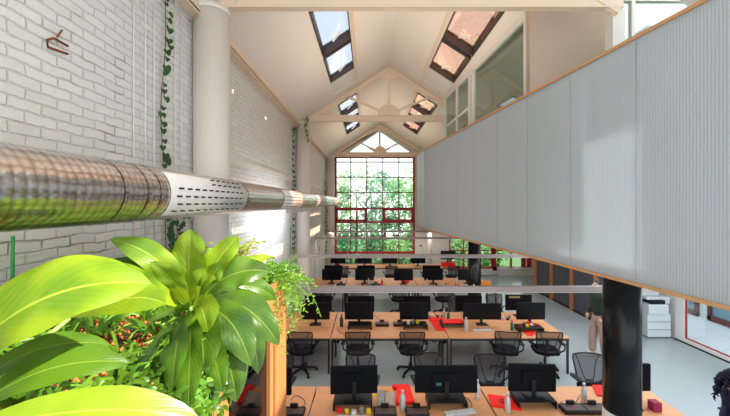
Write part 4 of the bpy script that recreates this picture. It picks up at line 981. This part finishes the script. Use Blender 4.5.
# big near leaves, a second plant at the left edge
B2 = P(-70, 360, .80)
ll = empty('broad_leaf_plant', (B2.x, B2.y, 2.885), label='nearest broad-leaved plant with huge bright green leaves filling the lower left corner', cat='plant')
a_ = MB(); b_ = MB(); s_ = MB()
for (b0, bb, tt, wpx, nm, mb) in (
    ((-60, 390, .70), (20, 268, .75), (152, 284, .90), 92, (.15, -.55, .85), a_), ((-50, 330, .85), (50, 245, .90), (128, 266, 1.05), 34, (0, -.5, .9), a_),
    ((-40, 420, .70), (40, 350, .75), (130, 363, .85), 42, (.1, -.5, .9), b_), ((-60, 440, .62), (90, 392, .68), (200, 420, .78), 46, (.1, -.6, .8), a_),
    ((70, 318, 1.0), (130, 286, 1.0), (166, 304, 1.0), 34, (0, -.7, .7), a_), ((-40, 400, .78), (30, 330, .85), (110, 345, .95), 36, (.1, -.4, .9), b_)):
    A0, B0, T0 = P(*b0), P(*bb), P(*tt); mb.leaf(A0, B0, T0, wpx * bb[2] / F, nm, 20, 5, .08, .045, .5); s_.tube([(B2.x, B2.y, 2.88), A0 + (V((B2.x, B2.y, 2.88)) - A0) * .4 + V((0, 0, .02)), A0], .007, 6)
a_.build('bright_leaves', LF1, ll, world=True); b_.build('deep_green_leaves', LF2, ll, world=True); s_.build('stems', STEM, ll, world=True)
# grassy groundcover
m = MB(); rr = random.Random(11)
for i in range(330):
    x, y = rr.uniform(-1.85, -.68), rr.uniform(.7, 2.42)
    if abs(x + .9) < .2 and abs(y - 1.22) < .16 and rr.random() < .8: continue
    hgt = rr.uniform(.05, .13)
    for k in range(9):
        a = rr.uniform(0, 2 * PI); l = rr.uniform(.04, .10); b = V((x, y, 2.88)); mid = b + V((math.cos(a) * l * .5, math.sin(a) * l * .5, hgt)); tip = b + V((math.cos(a) * l * 1.3, math.sin(a) * l * 1.3, hgt * rr.uniform(.4, 1.2)))
        m.leaf(b, mid, tip, rr.uniform(.006, .012), (math.cos(a) * .1, -.8, .6), 3, 1, .0, 0)
tag(m.build('grassy_groundcover', LF3), 'thin green grassy groundcover over the planter soil', 'groundcover', kind='stuff')
def trailing_plant(y, n, drop, label, seed):
    r = random.Random(seed); e = empty('trailing_plant', (-.65, y, 2.885), label=label, cat='plant'); m = MB(); s_ = MB()
    for i in range(n):
        y0 = r.uniform(-.10, .10); o_ = r.uniform(.045, .11); d_ = r.uniform(.3, 1) * drop; dy = r.uniform(-.06, .06)
        a = V((r.uniform(-.03, .0), y0, 0)); b = V((o_, y0 + dy * .3, .11)); c = V((o_ + .01, y0 + dy, -d_)); pts = [a * (1 - t) ** 2 + b * 2 * t * (1 - t) + c * t * t for t in [q / 7 for q in range(8)]]
        s_.tube(pts, .0016, 4, caps=False)
        for k in range(11):
            t = .25 + .75 * k / 10; p = a * (1 - t) ** 2 + b * 2 * t * (1 - t) + c * t * t; w3 = V((r.uniform(.1, 1), r.uniform(-1, .6), r.uniform(-.7, .6))).normalized() * r.uniform(.022, .042)
            m.leaf(p, p + w3 * .5 + V((0, 0, .006)), p + w3, .013, (.4, -.8, .6), 4, 1, .1)
    m.build('leaves', LF3 if seed % 2 else LF2, e); s_.build('stems', STEM, e)
for k_, (y_, n__, dr_, lb_) in enumerate(((.86, 26, .16, 'dark trailing plant over the planter edge, nearest the viewer'), (1.02, 30, .20, 'green trailing plant over the planter edge left of the booth post'), (1.20, 28, .20, 'dark trailing plant over the planter edge above the booth post'), (1.42, 18, .10, 'short green trailing plant on the planter edge under the lily leaves'))):
    trailing_plant(y_, n__, dr_, lb_, 30 + k_)
def small_plant(x, y, z, n, h, spread, lw_, m_, label, name='leafy_plant', seed=1):
    r = random.Random(seed); e = empty(name, (x, y, z), label=label, cat='plant'); m = MB(); s = MB()
    for i in range(n):
        a = r.uniform(0, 2 * PI); l = r.uniform(.3, 1) * spread; hh = h * r.uniform(.5, 1)
        tip = V((math.cos(a) * l, math.sin(a) * l, hh)); mid = V((math.cos(a) * l * .35, math.sin(a) * l * .35, hh * .9))
        s.tube([(0, 0, 0), mid * .6, mid], [.003, .002, .0015], 4)
        for k in range(7):
            t = .3 + .7 * k / 6; p = mid * (2 * t * (1 - t)) + tip * t * t; a2 = r.uniform(0, 2 * PI); d = V((math.cos(a2), math.sin(a2), r.uniform(-.3, .6)))
            m.leaf(p, p + d * lw_ * 1.2 + V((0, 0, .01)), p + d * lw_ * 2.2, lw_, (0, -.5, .8), 4, 1, .1)
    m.build('leaves', m_, e); s.build('stems', STEM, e)
small_plant(-.78, 1.12, 2.88, 26, .10, .14, .014, LF2, 'small dark green leafy plant below the peace lily at the planter edge', seed=2)
small_plant(-.66, .95, 2.90, 40, .06, .15, .018, LF2, 'dark green leafy plant trailing over the near edge of the planter', seed=12)
small_plant(-.68, 1.35, 2.90, 26, .05, .13, .018, LF2, 'dark green leafy plant spilling over the planter side under the lily', seed=13)
small_plant(-1.15, 2.2, 2.88, 26, .30, .25, .020, LF3, 'upright feathery plant behind the peace lily', seed=3)
small_plant(-.95, 2.3, 2.88, 30, .34, .22, .018, LF5, 'yellow-green feathery plant right behind the upright lily leaves', seed=4)
small_plant(-1.6, 2.1, 2.88, 22, .22, .3, .02, LF4, 'low dark plant near the brick wall at the back of the planter', seed=5)
small_plant(-1.55, 1.5, 2.88, 22, .22, .3, .02, LF3, 'low green plant near the brick wall at the left', seed=6)
# white blossoms
for k, (px, py, d) in enumerate(((155, 349, 1.2), (184, 283, 1.5), (103, 345, 1.15))):
    m = MB(); 
    for q in range(5): a = 2 * PI * q / 5; m.leaf((0, 0, 0), (math.cos(a) * .006, math.sin(a) * .006, .006), (math.cos(a) * .014, math.sin(a) * .014, .004), .01, (0, 0, 1), 4, 1)
    m.tube([(0, 0, -.03), (0, 0, 0)], .0015, 4)
    p = P(px, py, d); p.z = 2.92; o = m.build('white_blossom', PAPER); o.location = p; tag(o, ['tiny white blossom below the peace lily', 'tiny white blossom under the upright lily leaves', 'tiny white blossom between the big near leaves'][k], 'flower')
# trailing fern over the corner
rr = random.Random(21); FX, FYY = -.76, 2.36
fe = empty('asparagus_fern', (FX, FYY, 2.885), label='feathery bright green fern spilling over the right end of the planter', cat='plant')
m = MB(); s = MB()
for i in range(120):
    a = rr.gauss(-.1, .9); l = rr.uniform(.10, .36); hh = rr.uniform(.02, .20); drop = rr.uniform(-.05, .36) * (l / .25)
    bx_, by_ = rr.uniform(-.15, .1), rr.uniform(-.1, .08)
    b = V((bx_, by_, 0)); mid = b + V((math.cos(a) * l * .6, math.sin(a) * l * .5, hh + .05)); tip = b + V((math.cos(a) * l, math.sin(a) * l * .7, hh - drop))
    pts = [b * (1 - t) ** 2 + mid * 2 * t * (1 - t) + tip * t * t for t in [q / 8 for q in range(9)]]
    s.tube(pts, .0015, 3, caps=False)
    for q in range(20):
        t = .2 + .8 * q / 19; p = b * (1 - t) ** 2 + mid * 2 * t * (1 - t) + tip * t * t
        for e in (-1, 1):
            d = V((rr.uniform(-1, 1), rr.uniform(-1, 1), rr.uniform(-.8, .5))).normalized() * rr.uniform(.015, .034)
            m.leaf(p, p + d * .5, p + d, .0055, (0, -1, .3), 2, 1, 0)
m.build('fronds', LF3, fe); s.build('stems', STEM, fe)
# green cane
p = P(12, 236, 1.7); tag(MB().tube([(p.x, 1.7, 2.88), (p.x + .005, 1.7, p.z)], .008, 8).build('plant_cane', GREENP), 'bright green plant cane standing before the brick wall at the left edge', 'cane')

# ================================================================== CLIMBERS, WIRES
def vine(name, pts, n, size, lm, label, seed=1, spread=.05, stem=.004):
    r = random.Random(seed); e = empty(name, pts[-1], label=label, cat='climbing plant')
    sp_ = smooth(pts, 8); MB().tube(sp_, stem, 5).build('stem', BROWN, e, world=True)
    m = MB()
    for i in range(n):
        t = i / max(1, n - 1) * (len(sp_) - 1); p = V(sp_[int(t)]) + V((r.uniform(0, .03) + .01, r.uniform(-spread, spread), r.uniform(-.02, .02)))
        m.heart(p, size * r.uniform(.7, 1.2), (1, -.6 + r.uniform(-.4, .4), .3 + r.uniform(-.3, .3)), (0, r.uniform(-.5, .5), -1))
    m.build('leaves', lm, e, world=True)
IX = WX + .03
vine('climbing_ivy', [(IX, 3.12, H + 2.05), (IX, 3.13, H + 1.5), (IX, 3.06, H + .9), (IX, 3.10, H + .35), (IX, 3.12, H + .0), (IX, 3.14, H - .55)], 48, .055, LF4, 'long strand of dark heart-shaped ivy down the near brick wall', 2, .03)
vine('climbing_ivy', [(IX, 3.3, H - .08), (IX, 3.32, H - .3), (IX, 3.2, H - .7)], 34, .045, LF4, 'bushy dark ivy under the duct behind the upright lily leaves', 3, .16)
vine('climbing_ivy', [(-1.60, 8.62, H + 2.24), (-1.66, 8.62, H + 2.0), (-1.57, 8.60, H + 1.65)], 16, .07, LF3, 'bunch of green ivy hanging at the top of the second white column', 4, .07)
vine('climbing_ivy', [(-1.90, 8.3, H + 1.9), (-1.90, 8.3, H + .8), (-1.90, 8.3, H - .1), (-1.9, 8.3, H - 1.2)], 55, .055, LF4, 'dark ivy running down the brick beside the second white column', 5, .10)
vine('climbing_ivy', [(-1.90, 8.25, H - 1.2), (-1.88, 8.3, H - 1.8), (-1.9, 8.3, H - 2.5), (-1.9, 8.3, .3)], 45, .06, LF5, 'yellowing ivy low beside the second white column', 6, .12)
vine('climbing_ivy', [(-1.90, 14.6, H + .9), (-1.88, 14.6, H - .2), (-1.9, 14.6, H - 1.5), (-1.9, 14.6, .6)], 70, .09, LF5, 'yellow-green ivy on the wall at the far left corner', 7, .18)
vine('climbing_ivy', [(-1.90, 11.4, H + .35), (-1.88, 11.5, H + .1), (-1.9, 11.6, H - .1)], 14, .07, LF5, 'small green ivy sprig above the far end of the duct', 8, .25)
for k, (y, l) in enumerate(((2.72, 'leftmost'), (2.86, 'second from left'), (2.98, 'third from left'), (3.3, 'fourth from left'), (3.42, 'rightmost'))):
    tag(MB().tube([(WX + .02, y, 2.95), (WX + .02, y, H + 2.05)], .006, 5).build('climbing_wire', WIRE), 'thin white climbing wire on the near brick wall, %s of five' % l, 'wire', 'climbing wires on the near brick wall')
tag(MB().tube([(WX + .02, 8.2, .2), (WX + .02, 8.2, 2.9)], .008, 6).build('plant_cane', GREENP), 'thin green cane on the wall left of the second white column', 'cane')
tag(MB().tube([(WX + .1, 11.5, .02), (WX + .1, 11.5, 2.3)], .010, 6).build('plant_cane', GREENP), 'thin green cane on the far left wall behind the second column', 'cane')
# rusty bent iron on the brick
pts = [(68, 54), (48, 47), (47, 40), (54, 38), (68, 46)]
def wallp(px, py): d = -(WX + .015) * F / (368 - px); return (WX + .015, d, H + (203 - py) * d / F)
m = MB(); m.tube([wallp(*p) for p in pts], .007, 5); m.tube([wallp(57, 37), wallp(62, 30)], .005, 5)
tag(m.build('rusty_iron_bar', RUST), 'bent rusty iron bar fixed high on the near white brick wall', 'iron bar')

# ================================================================== PEOPLE
def skinned(name, verts, edges, radii, m_, parent, sub=2):
    me = bpy.data.meshes.new(name); me.from_pydata([tuple(v) for v in verts], edges, []); me.materials.append(m_)
    o = bpy.data.objects.new(name, me); col.objects.link(o); o.parent = parent
    sk = o.modifiers.new('skin', 'SKIN'); sk.use_smooth_shade = True
    for i, r in enumerate(radii):
        me.skin_vertices[0].data[i].radius = r if isinstance(r, tuple) else (r, r)
    me.skin_vertices[0].data[0].use_root = True
    if sub: s = o.modifiers.new('sub', 'SUBSURF'); s.levels = sub; s.render_levels = sub
    return o

def head(parent, c, r, face, skin, hair, curly=False):     # c centre, face = unit direction looked at
    c = V(c); fdir = V(face).normalized(); s_ = fdir.cross(V((0, 0, 1))).normalized()
    def W(f, sd, u): return c + fdir * f * r + s_ * sd * r + V((0, 0, 1)) * u * r
    m = MB(); vs = []; fs = []; n, k_ = 18, 12
    for i in range(k_ + 1):
        ph = -PI / 2 + PI * i / k_; zz = math.sin(ph) * 1.22; rr_ = math.cos(ph)
        jaw = 1 - .25 * max(0, -zz) ** 1.5
        for k in range(n):
            a = 2 * PI * k / n; vs.append(W(math.cos(a) * rr_ * 1.02 * (1 if math.cos(a) < 0 else jaw * .98) + .05 * (1 if zz < 0 else 0), math.sin(a) * rr_ * .80 * jaw, zz))
    for i in range(k_):
        for k in range(n): fs.append((i * n + k, i * n + (k + 1) % n, (i + 1) * n + (k + 1) % n, (i + 1) * n + k))
    m.add(vs, fs, True)
    m.leaf(W(.95, 0, .22), W(1.22, 0, -.02), W(1.0, 0, -.22), r * .26, tuple(fdir), 6, 2, .8)            # nose
    m.tube([W(.9, -.1, -.22), W(1.18, 0, -.14), W(1.0, 0, .18)], [r * .09, r * .11, r * .05], 8)
    for sd in (-1, 1): m.tube([W(-.05, sd * .80, .22), W(-.12, sd * .92, .1), W(-.02, sd * .80, -.18)], [r * .08, r * .13, r * .07], 8)
    h = m.build('head', skin, parent, world=True)
    m = MB()
    for sd in (-1, 1): m.lathe([(.005, -.005), (.012, 0), (.005, .005)], W(.90, sd * .32, .14), 8)
    m.tube([W(.93, -.22, -.48), W(.98, 0, -.47), W(.93, .22, -.48)], r * .04, 6); m.build('eyes_and_mouth', HAIR, h, world=True)
    m = MB(); vs = []; fs = []
    for i in range(9):
        ph = -.25 + (PI / 2 + .25) * i / 8
        for k in range(n):
            a = 2 * PI * k / n; fr = max(0, math.cos(a)); e = max(ph, fr * .75 - .05 if ph < fr * .75 - .05 else ph)
            vs.append(W(math.cos(a) * math.cos(e) * 1.10, math.sin(a) * math.cos(e) * .90, math.sin(e) * 1.32))
    for i in range(8):
        for k in range(n): fs.append((i * n + k, i * n + (k + 1) % n, (i + 1) * n + (k + 1) % n, (i + 1) * n + k))
    m.add(vs, fs, True)
    if curly:
        q = random.Random(9)
        for i in range(210):
            a = q.uniform(0, 2 * PI); e = q.uniform(-.5, PI / 2); fr = math.cos(a)
            if fr > .55 and e < .5: continue
            b = W(math.cos(a) * math.cos(e) * 1.1, math.sin(a) * math.cos(e) * .9, math.sin(e) * 1.3); o_ = (b - c).normalized()
            pts = []; x = b.copy(); rad_ = q.uniform(.014, .030); ln = q.randint(10, 24); t0 = q.uniform(0, 6)
            for t in range(ln):
                dn = V((o_.x * .4, o_.y * .4, .25 - .10 * t)); x = x + dn * .0125
                pts.append(x + V((math.cos(t0 + t * 1.1), math.sin(t0 + t * 1.1), 0)) * rad_)
            m.tube(pts, [.009] * (ln - 1) + [.004], 5)
    m.build('hair', hair, parent, world=True)
    return h
def hand(parent, w_, d, side, curl, m_):     # wrist, pointing direction, palm-side direction
    w_ = V(w_); d = V(d).normalized(); sd = V(side).normalized(); pn = d.cross(sd)
    m = MB(); m.tube([w_, w_ + d * .03, w_ + d * .085], [.026, .032, .034], 10)
    for k, (o_, l) in enumerate(((-.027, .062), (-.009, .072), (.009, .068), (.027, .052))):
        b = w_ + d * .075 + sd * o_; m.tube([b, b + d * l * .5 + pn * curl * .012, b + d * l * .8 + pn * curl * .035, b + d * l * .85 + pn * curl * .055], [.0095, .009, .008, .006], 8)
    b = w_ + d * .02 - sd * .025; m.tube([b, b - sd * .025 + d * .025, b - sd * .028 + d * .055 + pn * curl * .015], [.012, .011, .008], 8)
    return m.build('hand', m_, parent, world=True)

# standing man, walking away to the left behind the foreground column
px_, py_ = 5.19, 7.4
man = empty('person', (px_, py_, 0), label='person in dark green jacket and pale trousers standing behind the foreground black column', cat='person')
def q(x, y, z): return (x, y, z)
body_v = [(0, 0, .96), (0, 0, 1.12), (-.01, 0, 1.28), (-.01, .0, 1.42), (-.02, 0, 1.50), (-.03, 0, 1.57)]
sk = skinned('body', [(0, 0, .96), (0, 0, 1.15), (-.01, 0, 1.35), (-.02, 0, 1.47), (-.035, 0, 1.56),
      (0, -.10, .90), (.02, -.11, .50), (.05, -.11, .09), (0, .10, .90), (-.07, .11, .50), (-.09, .11, .09)],
     [(0, 1), (1, 2), (2, 3), (3, 4), (0, 5), (5, 6), (6, 7), (0, 8), (8, 9), (9, 10)], [(.11, .13), (.10, .13), (.10, .15), (.06, .06), (.05, .05), .09, .06, .045, .09, .06, .045], SKIN, man)
tr_ = skinned('trousers', [(0, 0, .95), (0, -.09, .86), (.015, -.11, .50), (.05, -.11, .10), (0, .09, .86), (-.075, .11, .50), (-.09, .11, .10), (0, 0, 1.02)],
     [(0, 1), (1, 2), (2, 3), (0, 4), (4, 5), (5, 6), (0, 7)], [(.13, .16), .115, .09, .075, .115, .09, .075, (.12, .16)], TROU, man)
jk = skinned('jacket', [(0, 0, .92), (0, 0, 1.10), (-.01, 0, 1.30), (-.02, 0, 1.43), (-.03, 0, 1.52), (-.02, -.17, 1.42), (.03, -.25, 1.16), (-.10, -.22, .97),
      (-.02, .17, 1.42), (.03, .25, 1.16), (-.10, .22, .97)],
     [(0, 1), (1, 2), (2, 3), (3, 4), (3, 5), (5, 6), (6, 7), (3, 8), (8, 9), (9, 10)], [(.14, .19), (.13, .18), (.14, .19), (.10, .13), (.075, .075), .085, .065, .05, .085, .065, .05], JACK, man)
for s in (-1, 1): hand(man, (px_ - .12, py_ + s * .215, .945), (-.45, -s * .25, -.8), (0, 1, 0), .6, SKIN)
for (x, y) in ((.0, -.11), (-.14, .11)):
    m = MB(); m.prism([(-.16, -.035), (-.19, 0), (-.16, .04), (.05, .045), (.10, .03), (.10, -.03), (.05, -.045)], 0, .055, 'xy'); m.prism([(-.05, -.035), (-.05, .035), (.09, .03), (.09, -.03)], .055, .12, 'xy')
    o = m.build('sneaker', SHOE, man, bevel=.015); o.location = (x, y, 0)
head(man, (px_ - .05, py_, 1.645), .093, (-1, -.25, -.1), SKIN, HAIR)

# seated person at the right edge, leaning forward
sx_, sy_ = 4.80, 4.20
CH.put((sx_ + .10, sy_ + .02, 0), PI / 2 - .1, 'mesh chair under the curly-haired person at the lower right corner', 'chair')
wm = empty('person', (sx_, sy_, 0), label='seated person with dark curly hair in navy, cut by the lower right corner', cat='person')
skinned('body', [(.10, 0, .58), (.06, 0, .78), (-.02, 0, .98), (-.05, 0, 1.07), (-.09, 0, 1.13), (.02, -.10, .57), (-.36, -.12, .57), (-.38, -.12, .10), (.02, .10, .57), (-.36, .12, .57), (-.38, .12, .10)],
     [(0, 1), (1, 2), (2, 3), (3, 4), (0, 5), (5, 6), (6, 7), (0, 8), (8, 9), (9, 10)], [(.10, .13), (.09, .12), (.09, .13), .06, .05, .085, .06, .045, .085, .06, .045], SKIN, wm)
skinned('jumper', [(.11, 0, .57), (.06, 0, .78), (-.02, 0, .97), (-.05, 0, 1.06), (-.03, -.17, .98), (.02, -.22, .76), (-.16, -.12, .66), (-.03, .17, .98), (.02, .22, .76), (-.16, .12, .66)],
     [(0, 1), (1, 2), (2, 3), (2, 4), (4, 5), (5, 6), (2, 7), (7, 8), (8, 9)], [(.13, .16), (.12, .16), (.12, .15), (.07, .07), .075, .06, .045, .075, .06, .045], NAVY, wm)
skinned('trousers', [(.08, 0, .58), (.0, -.10, .585), (-.37, -.12, .585), (-.38, -.12, .12), (.0, .10, .585), (-.37, .12, .585), (-.38, .12, .12)], [(0, 1), (1, 2), (2, 3), (0, 4), (4, 5), (5, 6)], [(.12, .15), .095, .075, .06, .095, .075, .06], NAVY, wm)
for s in (-1, 1): hand(wm, (sx_ - .18, sy_ + s * .115, .665), (-1, -s * .3, -.15), (0, 1, 0), .8, SKIN)
for y in (-.12, .12):
    m = MB(); m.prism([(-.16, -.035), (-.19, 0), (-.16, .04), (.05, .045), (.08, .03), (.08, -.03), (.05, -.045)], 0, .09, 'xy'); o = m.build('shoe', BLACK, wm, bevel=.015); o.location = (-.40, y, 0)
head(wm, (sx_ - .15, sy_, 1.21), .10, (-1, -.1, -.7), SKIN, CURL, True)
